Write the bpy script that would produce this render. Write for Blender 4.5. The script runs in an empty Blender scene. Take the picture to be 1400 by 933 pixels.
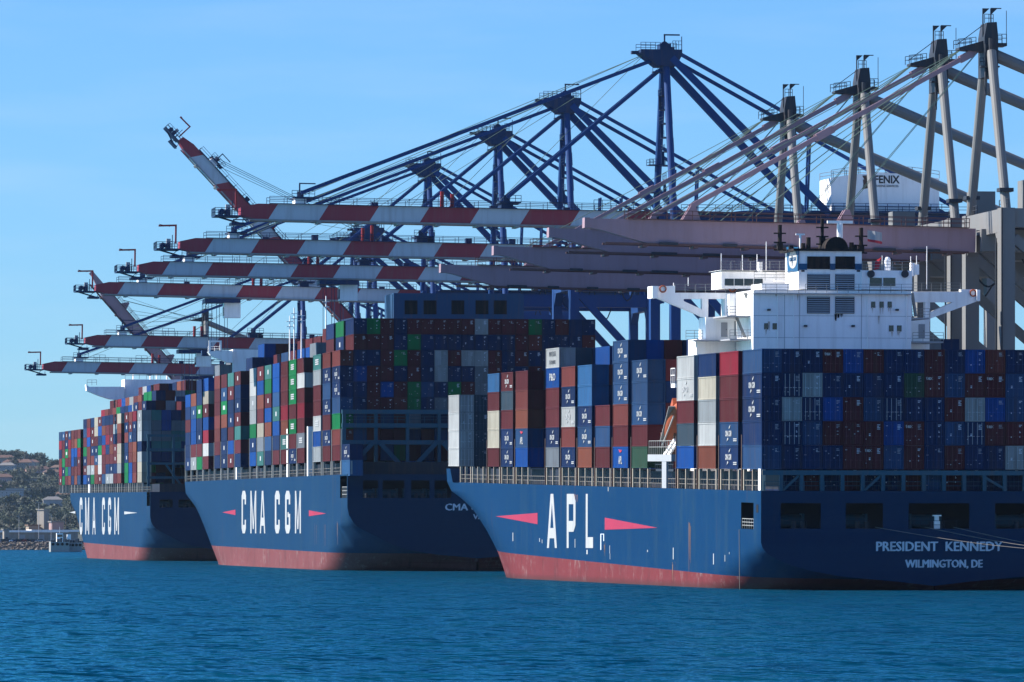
import bpy, bmesh, math, random
from mathutils import Vector, Matrix
# ------------------------------------------------------------------ camera, sky, sun
# World axes: X runs inland from the water (across the ships), Y runs along the quay (towards the bows), Z up, metres.
F, TH, HC, VH = 8200.0, math.atan(.154), 6.8, 730.0
SN, CS = math.sin(TH), math.cos(TH)
scene = bpy.context.scene
COL = scene.collection
R = random.Random(11)
cam = bpy.data.cameras.new("camera")
cam.sensor_width = 36.0; cam.lens = 36.0 * F / 1400; cam.shift_y = 263.5 / 1400
cam.clip_start = 1.0; cam.clip_end = 60000
camo = bpy.data.objects.new("camera", cam); COL.objects.link(camo)
camo.location = (0, 0, HC); camo.rotation_euler = (math.pi / 2, 0, -TH)
scene.camera = camo
SUN = Vector((-.74, .20, .62)).normalized()
world = bpy.data.worlds.new("World"); scene.world = world; world.use_nodes = True
wn, wl = world.node_tree.nodes, world.node_tree.links
sky = wn.new("ShaderNodeTexSky"); sky.sky_type = 'NISHITA'; sky.sun_disc = False
sky.sun_elevation = math.asin(SUN.z); sky.sun_rotation = math.atan2(SUN.x, SUN.y)
sky.altitude = 0; sky.air_density = 1.0; sky.dust_density = 0.0; sky.ozone_density = 2.4
tint = wn.new("ShaderNodeMix"); tint.data_type = 'RGBA'; tint.blend_type = 'MULTIPLY'
tint.inputs[0].default_value = 1.0; tint.inputs[7].default_value = (.53, .965, 1.64, 1)
wl.new(sky.outputs[0], tint.inputs[6])
tc = wn.new("ShaderNodeTexCoord"); wm = wn.new("ShaderNodeMapping"); wm.inputs[3].default_value = (16, 16, 110); wl.new(tc.outputs["Generated"], wm.inputs[0])
wz = wn.new("ShaderNodeTexNoise"); wz.inputs["Scale"].default_value = 1.0; wz.inputs["Detail"].default_value = 6; wl.new(wm.outputs[0], wz.inputs["Vector"])
wr = wn.new("ShaderNodeValToRGB"); wr.color_ramp.elements[0].position = .46; wr.color_ramp.elements[1].position = .8; wr.color_ramp.elements[1].color = (.13, .13, .13, 1); wl.new(wz.outputs[0], wr.inputs[0])
cl = wn.new("ShaderNodeMix"); cl.data_type = 'RGBA'; wl.new(wr.outputs[0], cl.inputs[0]); wl.new(tint.outputs[2], cl.inputs[6]); cl.inputs[7].default_value = (8.5, 9.3, 10.2, 1)   # thin cirrus
wl.new(cl.outputs[2], wn["Background"].inputs[0])
wn["Background"].inputs[1].default_value = 0.05
sl = bpy.data.lights.new("sun", 'SUN'); sl.energy = 5.0; sl.angle = math.radians(.5); sl.color = (1, .95, .87)
so = bpy.data.objects.new("sun", sl); COL.objects.link(so)
so.rotation_euler = SUN.to_track_quat('Z', 'Y').to_euler()
scene.view_settings.view_transform = 'Standard'; scene.view_settings.look = 'None'
scene.view_settings.exposure = 1.0; scene.view_settings.gamma = 1
scene.cycles.max_bounces = 6; scene.cycles.volume_bounces = 0; scene.cycles.use_denoising = True
# ------------------------------------------------------------------ measuring helpers
def ray(u): return math.tan(TH + math.atan((u - 700) / F))
def s_at(u, t): return t / ray(u)
def t_at(u, s): return s * ray(u)
def dep(t, s): return t * SN + s * CS
def z_at(v, t, s): return HC + (VH - v) * dep(t, s) / F
def pos(u, Y):
    X = (u - 700) * Y / F
    return X * CS + Y * SN, -X * SN + Y * CS
# ------------------------------------------------------------------ mesh and object helpers
class MB:
    def __init__(s): s.v = []; s.f = []; s.m = []
    def add(s, vs, fs, mi=0):
        n = len(s.v); s.v += [tuple(p) for p in vs]
        for f in fs: s.f.append(tuple(n + i for i in f)); s.m.append(mi)
        return s
    def box(s, x0, x1, y0, y1, z0, z1, mi=0):
        return s.add([(x0,y0,z0),(x1,y0,z0),(x1,y1,z0),(x0,y1,z0),(x0,y0,z1),(x1,y0,z1),(x1,y1,z1),(x0,y1,z1)],
              [(0,3,2,1),(4,5,6,7),(0,1,5,4),(1,2,6,5),(2,3,7,6),(3,0,4,7)], mi)
    def beam(s, p, q, w, h=None, mi=0):
        p, q = Vector(p), Vector(q); h = h or w; d = (q - p).normalized()
        a = d.cross(Vector((0, 0, 1)))
        if a.length < 1e-3: a = Vector((1, 0, 0))
        a.normalize(); b = a.cross(d).normalized(); a = a * w / 2; b = b * h / 2
        return s.add([p-a-b, p+a-b, p+a+b, p-a+b, q-a-b, q+a-b, q+a+b, q-a+b],
              [(0,3,2,1),(4,5,6,7),(0,1,5,4),(1,2,6,5),(2,3,7,6),(3,0,4,7)], mi)
    def tube(s, p, q, r, r2=None, n=8, mi=0):
        p, q = Vector(p), Vector(q); r2 = r if r2 is None else r2; d = (q - p).normalized()
        a = d.cross(Vector((0, 0, 1)))
        if a.length < 1e-3: a = Vector((1, 0, 0))
        a.normalize(); b = a.cross(d).normalized(); vs = []
        for c, rr in ((p, r), (q, r2)):
            for i in range(n):
                t = 2 * math.pi * i / n; vs.append(c + a * math.cos(t) * rr + b * math.sin(t) * rr)
        fs = [(i, (i+1) % n, n + (i+1) % n, n + i) for i in range(n)] + [tuple(range(n-1, -1, -1)), tuple(range(n, 2*n))]
        return s.add(vs, fs, mi)
    def prism(s, pts, axis, a0, a1, mi=0):
        k = {'x': lambda p, a: (a, p[0], p[1]), 'y': lambda p, a: (p[0], a, p[1]), 'z': lambda p, a: (p[0], p[1], a)}[axis]
        n = len(pts)
        return s.add([k(p, a0) for p in pts] + [k(p, a1) for p in pts],
              [tuple(range(n-1, -1, -1)), tuple(range(n, 2*n))] + [(i, (i+1) % n, n + (i+1) % n, n + i) for i in range(n)], mi)
    def rail(s, pts, h=1.1, gap=2.0, r=.07, mi=0, lines=(1.0, .55)):
        for p, q in zip(pts, pts[1:]):
            p, q = Vector(p), Vector(q); L = (q - p).length; n = max(1, round(L / gap))
            for i in range(n + 1):
                c = p.lerp(q, i / n); s.beam(c, c + Vector((0, 0, h)), r, r, mi)
            for k in lines: s.beam(p + Vector((0, 0, h*k)), q + Vector((0, 0, h*k)), r, r, mi)
        return s
    def mesh(s, name, mats, smooth=False):
        me = bpy.data.meshes.new(name); me.from_pydata(s.v, [], s.f)
        for m in (mats if isinstance(mats, (list, tuple)) else [mats]): me.materials.append(m)
        if any(s.m): me.polygons.foreach_set("material_index", s.m)
        bm = bmesh.new(); bm.from_mesh(me); bmesh.ops.recalc_face_normals(bm, faces=bm.faces); bm.to_mesh(me); bm.free()
        if smooth: me.polygons.foreach_set("use_smooth", [True] * len(me.polygons))
        me.update(); return me
    def build(s, name, mats, parent=None, loc=(0, 0, 0), smooth=False):
        return link(name, s.mesh(name, mats, smooth), parent, loc)
def link(name, me, parent=None, loc=(0, 0, 0)):
    o = bpy.data.objects.new(name, me); COL.objects.link(o); o.location = loc
    if parent: o.parent = parent
    return o
def tag(o, label, cat, group=None):
    o["label"] = label; o["category"] = cat
    if group: o["group"] = group
    return o
def thing(name, label, cat, loc=(0, 0, 0), group=None):
    o = bpy.data.objects.new(name, None); COL.objects.link(o); o.location = loc
    return tag(o, label, cat, group)
def stuff(o): o["kind"] = "stuff"; return o
def structure(o): o["kind"] = "structure"; return o
def text_data(txt, size, xs=1.0, bold=0.0, ext=.012):
    c = bpy.data.curves.new("lettering", 'FONT'); c.body = txt; c.size = size; c.align_x = 'CENTER'; c.align_y = 'CENTER'
    c.offset = bold; c.extrude = ext; c.resolution_u = 2
    o = bpy.data.objects.new("lettering", c); COL.objects.link(o)
    me = bpy.data.meshes.new_from_object(o.evaluated_get(bpy.context.evaluated_depsgraph_get()))
    bpy.data.objects.remove(o); vs = [(v.co.x * xs, v.co.y, v.co.z) for v in me.vertices]; fs = [tuple(p.vertices) for p in me.polygons]
    bpy.data.meshes.remove(me); return vs, fs
def put_text(mb, data, org, rx, up, mi=0):
    org, rx, up = Vector(org), Vector(rx), Vector(up); nz = rx.cross(up)
    mb.add([org + rx * x + up * y + nz * z for x, y, z in data[0]], data[1], mi)
# ------------------------------------------------------------------ materials
def nodes(name):
    m = bpy.data.materials.new(name); m.use_nodes = True
    return m, m.node_tree.nodes, m.node_tree.links, m.node_tree.nodes["Principled BSDF"]
def noise(n, l, vec, scale, map_scale=(1, 1, 1), detail=4, rough=.6):
    mp = n.new("ShaderNodeMapping"); mp.inputs[3].default_value = map_scale; l.new(vec, mp.inputs[0])
    t = n.new("ShaderNodeTexNoise"); t.inputs["Scale"].default_value = scale; t.inputs["Detail"].default_value = detail
    t.inputs["Roughness"].default_value = rough; l.new(mp.outputs[0], t.inputs["Vector"]); return t.outputs[0]
def ramp(n, l, fac, p0, p1, c0=(0, 0, 0, 1), c1=(1, 1, 1, 1)):
    r = n.new("ShaderNodeValToRGB"); r.color_ramp.elements[0].position = p0; r.color_ramp.elements[1].position = p1
    r.color_ramp.elements[0].color = c0; r.color_ramp.elements[1].color = c1; l.new(fac, r.inputs[0]); return r.outputs[0]
def mixc(n, l, fac, a, b, bt='MIX'):
    m = n.new("ShaderNodeMix"); m.data_type = 'RGBA'; m.blend_type = bt
    for i, x in ((0, fac), (6, a), (7, b)):
        if hasattr(x, "is_output"): l.new(x, m.inputs[i])
        elif i == 0: m.inputs[0].default_value = x
        else: m.inputs[i].default_value = (*x[:3], 1)
    return m.outputs[2]
def math_(n, l, op, a, b=0.0, c=None):
    m = n.new("ShaderNodeMath"); m.operation = op
    for i, x in enumerate((a, b) if c is None else (a, b, c)):
        if hasattr(x, "is_output"): l.new(x, m.inputs[i])
        else: m.inputs[i].default_value = x
    return m.outputs[0]
def weather(n, l, base, dirt, amt, streak=(1.2, 1.2, .12), big=.12):
    """worn paint: faded broad patches and thin dirt runs down the plate"""
    p = n.new("ShaderNodeNewGeometry").outputs["Position"]
    f = ramp(n, l, noise(n, l, p, 1.0, streak), .48, .78); g = ramp(n, l, noise(n, l, p, big, (1, 1, .5)), .3, .75)
    c = mixc(n, l, math_(n, l, 'MULTIPLY', f, amt), base, dirt)
    return mixc(n, l, math_(n, l, 'MULTIPLY', g, .35), c, mixc(n, l, 1.0, c, (1.5, 1.45, 1.4), 'MULTIPLY'))
def paint(name, col, rough=.5, dirt=(.12, .07, .04), amt=.35, metal=0.0, spec=.2):
    m, n, l, b = nodes(name)
    l.new(weather(n, l, col, dirt, amt), b.inputs["Base Color"])
    b.inputs["Roughness"].default_value = rough; b.inputs["Metallic"].default_value = metal
    b.inputs["Specular IOR Level"].default_value = spec
    return m
def hull_mat(name, blue, red, zband, wear=1.0):
    m, n, l, b = nodes(name)
    oc = n.new("ShaderNodeTexCoord").outputs["Object"]
    sx = n.new("ShaderNodeSeparateXYZ"); l.new(oc, sx.inputs[0])
    nz = noise(n, l, oc, .6, (1, 1, 1)); h = math_(n, l, 'ADD', sx.outputs[2], math_(n, l, 'MULTIPLY', math_(n, l, 'SUBTRACT', nz, .5), .06))
    up = math_(n, l, 'GREATER_THAN', h, zband)
    f = ramp(n, l, noise(n, l, oc, 1.0, (1, .22, .05), 5, .7), .5, .72)          # runs down the plate
    g = ramp(n, l, noise(n, l, oc, .05, (1, .6, 1.6)), .3, .7)             # faded patches
    pl = ramp(n, l, noise(n, l, oc, .9, (1, .12, 1.2), 2), .35, .65)        # plate strakes
    bl = mixc(n, l, math_(n, l, 'MULTIPLY', g, .4), blue, [c * 1.3 + .002 for c in blue])
    bl = mixc(n, l, math_(n, l, 'MULTIPLY', f, .55 * wear), bl, (.017, .045, .079))
    bl = mixc(n, l, math_(n, l, 'MULTIPLY', pl, .12), bl, (.003, .04, .097))
    for ax, pr, wd in ((2, 2.35, .022), (1, 11.5, .012)):                    # butted plates: fine seams
        sm = math_(n, l, 'LESS_THAN', math_(n, l, 'FRACT', math_(n, l, 'DIVIDE', sx.outputs[ax], pr)), wd)
        bl = mixc(n, l, math_(n, l, 'MULTIPLY', sm, .30), bl, (.012, .045, .082))
    sf = ramp(n, l, noise(n, l, oc, 1.0, (1, .22, 1.5), 5, .7), .63, .70)     # scuffs along the fenders
    bl = mixc(n, l, math_(n, l, 'MULTIPLY', sf, .5 * wear), bl, (.017, .048, .09))
    sc = ramp(n, l, noise(n, l, oc, 1.0, (1, .30, .28), 6, .8), .54, .64)
    scl = math_(n, l, 'MULTIPLY', sc, ramp(n, l, noise(n, l, oc, .05, (1, .7, 1)), .38, .6))
    rd = mixc(n, l, math_(n, l, 'MULTIPLY', g, .5), red, [c * .7 for c in red])
    dk = ramp(n, l, noise(n, l, oc, 1.0, (1, .16, .10), 5, .75), .52, .68); rd = mixc(n, l, math_(n, l, 'MULTIPLY', dk, .6), rd, [c * .4 + .01 for c in red])
    rd = mixc(n, l, math_(n, l, 'MULTIPLY', scl, .65), rd, (.25, .18, .17))
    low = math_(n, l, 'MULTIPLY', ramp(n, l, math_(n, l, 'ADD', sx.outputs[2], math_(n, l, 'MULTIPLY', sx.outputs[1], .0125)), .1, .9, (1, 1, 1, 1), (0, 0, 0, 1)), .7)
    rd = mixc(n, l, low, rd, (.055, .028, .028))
    c = mixc(n, l, up, rd, bl)
    rs = ramp(n, l, noise(n, l, oc, 1.0, (1, .55, .03), 2), .68, .76)
    c = mixc(n, l, math_(n, l, 'MULTIPLY', rs, .5 * wear), c, (.082, .045, .034))
    l.new(c, b.inputs["Base Color"]); b.inputs["Roughness"].default_value = .65; b.inputs["Specular IOR Level"].default_value = .05
    return m
def container_mat(name, attr=None):
    m, n, l, b = nodes(name)
    if attr:
        a = n.new("ShaderNodeAttribute"); a.attribute_name = attr; c = a.outputs["Color"]
    else:
        oi = n.new("ShaderNodeObjectInfo"); c = oi.outputs["Color"]
        v = math_(n, l, 'ADD', math_(n, l, 'MULTIPLY', oi.outputs["Random"], .3), .85)
        vc = n.new("ShaderNodeCombineColor"); [l.new(v, vc.inputs[i]) for i in range(3)]
        c = mixc(n, l, 1.0, c, vc.outputs[0], 'MULTIPLY')
    p = n.new("ShaderNodeNewGeometry").outputs["Position"]
    f = ramp(n, l, noise(n, l, p, 1.0, (1.5, 2.2, .10), 5), .48, .70); g = ramp(n, l, noise(n, l, p, .25, (1, 1, 1)), .3, .75)
    c = mixc(n, l, math_(n, l, 'MULTIPLY', f, .38), c, (.06, .042, .034))
    c = mixc(n, l, math_(n, l, 'MULTIPLY', g, .5), c, mixc(n, l, 1.0, c, (1.5, 1.5, 1.5), 'MULTIPLY'))
    l.new(c, b.inputs["Base Color"]); b.inputs["Roughness"].default_value = .7; b.inputs["Specular IOR Level"].default_value = .06
    return m
def stripes_mat(name, red, pale, x0, per):
    m, n, l, b = nodes(name)
    oc = n.new("ShaderNodeTexCoord").outputs["Object"]; sx = n.new("ShaderNodeSeparateXYZ"); l.new(oc, sx.inputs[0])
    a = math_(n, l, 'ADD', sx.outputs[0], math_(n, l, 'MULTIPLY', sx.outputs[2], -.62))
    q = math_(n, l, 'FRACT', math_(n, l, 'DIVIDE', math_(n, l, 'SUBTRACT', a, x0), per * 2))
    k = math_(n, l, 'LESS_THAN', q, .5)
    c = weather(n, l, mixc(n, l, k, red, pale), (.2, .13, .1), .3)
    l.new(c, b.inputs["Base Color"]); b.inputs["Roughness"].default_value = .5
    return m
M = {}
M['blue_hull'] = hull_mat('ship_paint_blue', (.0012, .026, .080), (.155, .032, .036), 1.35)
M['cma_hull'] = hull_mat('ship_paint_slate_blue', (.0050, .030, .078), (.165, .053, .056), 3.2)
M['deck'] = paint('deck_paint', (.05, .06, .08)); M['dark'] = paint('dark_steel', (.015, .018, .028))
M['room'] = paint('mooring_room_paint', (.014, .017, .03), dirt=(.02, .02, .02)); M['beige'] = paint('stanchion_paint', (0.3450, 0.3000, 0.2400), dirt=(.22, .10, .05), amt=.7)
M['rustpost'] = paint('rusty_guide', (0.0975, 0.0562, 0.0413)); M['white'] = paint('white_paint', (.88, .865, .84), dirt=(.45, .40, .36), amt=.35)
M['letter'] = paint('white_lettering', (0.3525, 0.3525, 0.3525), dirt=(.2, .2, .2), amt=.6); M['grey_letter'] = paint('grey_lettering', (.5, .55, .62))
M['pink'] = paint('pink_emblem', (0.3000, 0.0180, 0.0495), amt=.15); M['teal'] = paint('teal_lashing_paint', (.017, .075, .115))
M['rail'] = paint('rail_paint', (0.2700, 0.2700, 0.2587), amt=.3); M['soot'] = paint('soot_black', (.006, .006, .008), rough=.8)
M['glass'] = paint('window_glass', (.012, .02, .03), rough=.08, amt=.1, spec=.6)
M['orange'] = paint('lifeboat_orange', (0.3750, 0.0900, 0.0375), amt=.3); M['funnel_blue'] = paint('funnel_band_blue', (0.0090, 0.0750, 0.1650), amt=.2)
M['casing'] = paint('casing_blue', (.015, .06, .135), amt=.3); M['crane_blue'] = paint('crane_blue', (0.0093, 0.0425, 0.1530), dirt=(.04, .05, .08), amt=.3)
M['crane_dark'] = paint('crane_dark_blue', (.010, .030, .085)); M['crane_grey'] = paint('crane_grey', (0.1706, 0.1706, 0.1673), dirt=(.2, .16, .13), amt=.35)
M['mauve'] = paint('mauve_boom_paint', (0.3024, 0.1974, 0.2226), dirt=(.22, .13, .12), amt=.4); M['crane_red'] = paint('crane_red', (0.2160, 0.0180, 0.0240))
M['deckrail'] = paint('deck_rail_paint', (0.1875, 0.1688, 0.1462), amt=.4); M['rope'] = paint('wire_rope', (.10, .16, .13)); M['brown'] = paint('walkway_brown', (.12, .06, .055))
M['iron'] = paint('dark_iron', (.03, .035, .045)); M['concrete'] = paint('concrete', (.30, .29, .27), dirt=(.15, .13, .11))
M['cont'] = container_mat('container_paint'); M['cont_col'] = container_mat('container_paint_mixed', 'Col')
M['dim_mark'] = paint('faded_marking', (.26, .28, .31)); M['galv'] = paint('galvanised_bar', (0.3150, 0.3225, 0.3375), amt=.2); M['redmark'] = paint('red_mark', (0.4200, 0.0280, 0.0420), amt=.1)
# ------------------------------------------------------------------ water and quay
m, n, l, b = nodes('sea_water')
p = n.new("ShaderNodeNewGeometry").outputs["Position"]
def wave(scale, mp_, detail):
    mp = n.new("ShaderNodeMapping"); mp.inputs[3].default_value = mp_; l.new(p, mp.inputs[0])
    t = n.new("ShaderNodeTexNoise"); t.inputs["Scale"].default_value = scale; t.inputs["Detail"].default_value = detail; l.new(mp.outputs[0], t.inputs["Vector"])
    v = n.new("ShaderNodeVectorMath"); v.operation = 'SUBTRACT'; l.new(t.outputs["Color"], v.inputs[0]); v.inputs[1].default_value = (.5, .5, .5); return v.outputs[0]
def scaled(v, k):
    s_ = n.new("ShaderNodeVectorMath"); s_.operation = 'MULTIPLY'; l.new(v, s_.inputs[0]); s_.inputs[1].default_value = k; return s_.outputs[0]
def vadd(a_, b_):
    s_ = n.new("ShaderNodeVectorMath"); s_.operation = 'ADD'; l.new(a_, s_.inputs[0])
    if isinstance(b_, tuple): s_.inputs[1].default_value = b_
    else: l.new(b_, s_.inputs[1])
    return s_.outputs[0]
# slopes of the chop: short ripples on a longer swell, turned into a surface normal
nv = vadd(scaled(wave(1.0, (.85, .20, 1), 4), (.7, 2.6, 0)), vadd(scaled(wave(1.0, (.16, .04, 1), 3), (.3, 1.2, 0)), vadd(scaled(wave(2.6, (1, .6, 1), 2), (1.0, 1.6, 0)), vadd(vadd(scaled(wave(.75, (1, .7, 1), 4), (1.8, 2.6, 0)), scaled(wave(.13, (1, .7, 1), 3), (.9, 1.6, 0))), (0, 0, 1)))))
nm_ = n.new("ShaderNodeVectorMath"); nm_.operation = 'NORMALIZE'; l.new(nv, nm_.inputs[0]); n.remove(b)
df = n.new("ShaderNodeBsdfDiffuse"); df.inputs[0].default_value = (.0003, .034, .070, 1)      # light coming back out of the water
gl = n.new("ShaderNodeBsdfGlossy"); gl.inputs[0].default_value = (.25, .82, 1, 1); gl.inputs["Roughness"].default_value = .18
fr = n.new("ShaderNodeFresnel"); fr.inputs["IOR"].default_value = 1.333
for k_ in (df, gl, fr): l.new(nm_.outputs[0], k_.inputs["Normal"])
ms = n.new("ShaderNodeMixShader"); l.new(math_(n, l, 'MULTIPLY', fr.outputs[0], .68), ms.inputs[0]); l.new(df.outputs[0], ms.inputs[1]); l.new(gl.outputs[0], ms.inputs[2])
l.new(ms.outputs[0], n["Material Output"].inputs["Surface"])
mb = MB(); mb.add([(-4200, -300, 0), (4200, -300, 0), (4200, 9600, 0), (-4200, 9600, 0)], [(0, 1, 2, 3)])
structure(mb.build('water', m))
mb = MB(); mb.box(184.6, 520, 420, 2100, -3, 3.5); structure(mb.build('quay', M['concrete']))
# ------------------------------------------------------------------ ships
def interp(tab, x):
    for (a, fa), (c, fc) in zip(tab, tab[1:]):
        if x <= c: return fa + (fc - fa) * max(0, x - a) / (c - a)
    return tab[-1][1]
M['blue_stern_shaded'] = hull_mat('ship_paint_blue_shaded', (.0010, .0175, .054), (.18, .030, .042), -9, .1); M['cma_stern_shaded'] = hull_mat('ship_paint_slate_shaded', (.0040, .020, .052), (.195, .052, .062), -9, .1)  # same hull paints, darker and less worn: transom shade put into the colour
class Ship:
    def __init__(s, name, label, t0, s0, B, deck, trim, zs0, zk0, bow, gtab, group):
        s.t0, s.s0, s.B, s.deck, s.trim, s.zs0, s.zk0, s.bow, s.g = t0, s0, B, deck, trim, zs0, zk0, bow, gtab
        s.root = thing(name, label, 'container ship', (t0, s0, 0), group); s.root.rotation_euler = (trim, 0, 0)
        s.mat = Matrix.Translation((t0, s0, 0)) @ Matrix.Rotation(trim, 4, 'X')
    def half(s, y, z):
        b = s.B / 2
        if y < 60:
            zk = s.zk0 - .30 * y; zs = s.zs0 * (1 - y / 42)
            if z <= zk: return 0.0
            if z < zs: b *= math.sqrt(max(0, 1 - (1 - (z - zk) / (zs - zk)) ** 2))
        wl0, dk0, wl1, dk1 = s.bow
        zf = min(1, max(0, (z + s.trim * y) / (s.deck + s.trim * 250))); k = interp(s.g, zf)
        ys = wl0 + (dk0 - wl0) * k; ye = wl1 + (dk1 - wl1) * k
        if y > ys: b *= max(0, 1 - ((y - ys) / (ye - ys)) ** 2)
        return b
    def to_local(s, u, v, xl=0.0):
        """point of the plane x = xl (ship's own axes) that the photograph shows at (u, v)"""
        t = s.t0 + xl; y = s_at(u, t); return y - s.s0, z_at(v, t, y) - s.trim * (y - s.s0)
    def at(s, u, v, yl):
        """point of the plane y = yl that the photograph shows at (u, v)"""
        y = s.s0 + yl; t = t_at(u, y); return t - s.t0, z_at(v, t, y) - s.trim * yl
    def hull(s, mat, mat2, ports=(), side_hole=None, room=True, L=300):
        y1, y2, z1, z2 = side_hole or (5, 13, s.deck - 5, s.deck - 2)
        ys = sorted({0, .6, 1.5, 3, y1, y2, 9, 11, 16, 20, 24, 28, 32, 36, 40, 44, 52, 60, 90, 120, 150} | set(range(165, int(s.bow[3]) + 8, 5)))
        zr = sorted({-3, -1.5, -.6, 0, .5, 1.0, 1.6, 2.3, 3.0, 3.8, 4.6, s.zs0 * .75, s.zs0 * .88, s.zs0, z1, z2, s.deck, 9.0, 8.0} | {p_ for q in ports for p_ in q[2:4]} |
                    {k for k in range(12, int(s.deck), 1)})
        zr = [z for z in zr if z <= s.deck]
        mb = MB(); c = s.B / 2
        for side in (-1, 1):
            base = len(mb.v)
            for y in ys:
                for z in zr: mb.v.append((c + side * s.half(y, z), y, z))
            for i in range(len(ys) - 1):
                for j in range(len(zr) - 1):
                    if side_hole and ys[i] >= y1 and ys[i+1] <= y2 and zr[j] >= z1 and zr[j+1] <= z2 and side < 0: continue
                    a = base + i * len(zr) + j
                    mb.f.append((a, a + 1, a + len(zr) + 1, a + len(zr))); mb.m.append(0)
        o = mb.build('hull', mat, s.root, smooth=True)
        mb = MB()
        xs = sorted({0, s.B} | {p_ for q in ports for p_ in q[0:2]})
        for z0, z1_ in zip(zr, zr[1:]):
            if z0 >= s.zs0 - 1e-6:
                for x0, x1 in zip(xs, xs[1:]):
                    if any(x0 >= q[0] and x1 <= q[1] and z0 >= q[2] and z1_ <= q[3] for q in ports): continue
                    mb.add([(x0, 0, z0), (x1, 0, z0), (x1, 0, z1_), (x0, 0, z1_)], [(0, 1, 2, 3)])
            else:
                b0, b1 = s.half(0, z0), s.half(0, z1_)
                if b1 > 0: mb.add([(c - b0, 0, z0), (c + b0, 0, z0), (c + b1, 0, z1_), (c - b1, 0, z1_)], [(0, 1, 2, 3)])
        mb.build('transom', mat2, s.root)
        mb = MB()
        for a, d in zip(ys, ys[1:]):
            ha, hd = s.half(a, s.deck), s.half(d, s.deck)
            if ha > 0: mb.add([(c-ha, a, s.deck-.05), (c+ha, a, s.deck-.05), (c+hd, d, s.deck-.05), (c-hd, d, s.deck-.05)], [(0, 1, 2, 3)])
        mb.build('deck', M['deck'], s.root)
        if ports:
            zf, zt = ports[0][2] - .15, ports[0][3] + .5
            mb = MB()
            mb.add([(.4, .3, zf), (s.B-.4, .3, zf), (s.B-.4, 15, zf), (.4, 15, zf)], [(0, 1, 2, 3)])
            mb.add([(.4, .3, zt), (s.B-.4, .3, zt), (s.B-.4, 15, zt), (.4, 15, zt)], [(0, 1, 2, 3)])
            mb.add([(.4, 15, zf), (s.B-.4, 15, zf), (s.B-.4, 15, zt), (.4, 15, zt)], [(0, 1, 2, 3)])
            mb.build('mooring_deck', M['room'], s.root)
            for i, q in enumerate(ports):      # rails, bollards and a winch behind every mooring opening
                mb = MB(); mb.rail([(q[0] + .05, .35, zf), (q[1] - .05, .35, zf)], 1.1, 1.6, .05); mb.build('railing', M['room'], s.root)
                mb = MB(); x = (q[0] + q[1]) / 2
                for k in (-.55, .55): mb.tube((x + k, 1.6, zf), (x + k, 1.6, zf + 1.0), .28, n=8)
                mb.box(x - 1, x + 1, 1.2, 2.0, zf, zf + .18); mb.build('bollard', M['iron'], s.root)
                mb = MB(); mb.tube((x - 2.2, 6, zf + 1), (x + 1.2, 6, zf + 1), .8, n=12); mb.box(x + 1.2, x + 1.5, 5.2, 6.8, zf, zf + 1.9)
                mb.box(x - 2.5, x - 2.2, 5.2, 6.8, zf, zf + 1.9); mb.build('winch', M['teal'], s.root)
        return o
    def side_letters(s, polys, u0, u1, v0, v1, mat, name='lettering', parent=None):
        """flat letter strokes painted on the straight port side; u0..u1 and v0..v1 bound the letter"""
        mb = MB(); k = 0
        a, za = s.to_local(u0, v1); c_, zc = s.to_local(u1, v1); _, z1 = s.to_local(u0, v0); _, z2 = s.to_local(u1, v0)
        for pl in polys:
            k += 1; pts = []
            for px, py in pl:
                y = a + (c_ - a) * px; zb = za + (zc - za) * px; zt = z1 + (z2 - z1) * px
                pts.append((y, zb + (zt - zb) * py))
            mb.prism(pts, 'x', -.03 - .004 * k, .02)
        return mb.build(name, mat, parent or s.root)
LET = {
 'A': [[(0,0),(.2,0),(.56,1),(.36,1)], [(1,0),(.8,0),(.44,1),(.64,1)], [(.18,.18),(.82,.18),(.74,.37),(.26,.37)]],
 'P': [[(0,0),(.22,0),(.22,1),(0,1)], [(.22,.81),(.86,.81),(.8,1),(.22,1)], [(.76,.5),(1,.5),(1,.86),(.8,1),(.76,.81)], [(.22,.3),(.78,.3),(1,.42),(1,.5),(.22,.5)]],
 'L': [[(0,0),(.26,0),(.26,1),(0,1)], [(.26,0),(1,0),(1,.2),(.26,.2)]],
 'C': [[(0,.12),(.3,.12),(.3,.88),(0,.88)], [(0,.88),(.3,.80),(1,.80),(1,.88),(.75,1),(.25,1)], [(0,.12),(.25,0),(.75,0),(1,.12),(1,.2),(.3,.2)], [(.72,.68),(1,.68),(1,.8),(.72,.8)], [(.72,.2),(1,.2),(1,.32),(.72,.32)]],
 'M': [[(0,0),(.2,0),(.2,1),(0,1)], [(.8,0),(1,0),(1,1),(.8,1)], [(.2,1),(.2,.7),(.42,.1),(.56,.1)], [(.8,1),(.8,.7),(.58,.1),(.44,.1)]],
}
LET['G'] = LET['C'][:4] + [[(.72,.2),(1,.2),(1,.46),(.72,.46)], [(.5,.38),(.72,.38),(.72,.5),(.5,.5)]]
G_APL = [(0, 0), (.27, .16), (.48, .34), (.6, .46), (.72, .59), (.82, .75), (.89, .91), (1, 1)]
G_CMA = [(0, 0), (.2, .2), (.33, .32), (.51, .49), (.67, .65), (.78, .83), (.86, .97), (1, 1)]
T1, S1 = 139.1, 707.0; T2, S2 = 136.1, 1080.0; T3, S3 = 137.9, 1486.0
apl = Ship('container_ship', 'nearest blue container ship with large white APL on its side', T1, S1, 42.5, 11.95, .0125, 5.75, .9, (180, 262, 290, 312), G_APL, 'container ships along the quay')
cma = Ship('container_ship', 'middle container ship, blue hull with pink arrows either side of CMA CGM lettering', T2, S2, 48.2, 17.6, .004, 11.6, 2.5, (200, 294, 350, 372), G_CMA, 'container ships along the quay')
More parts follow.
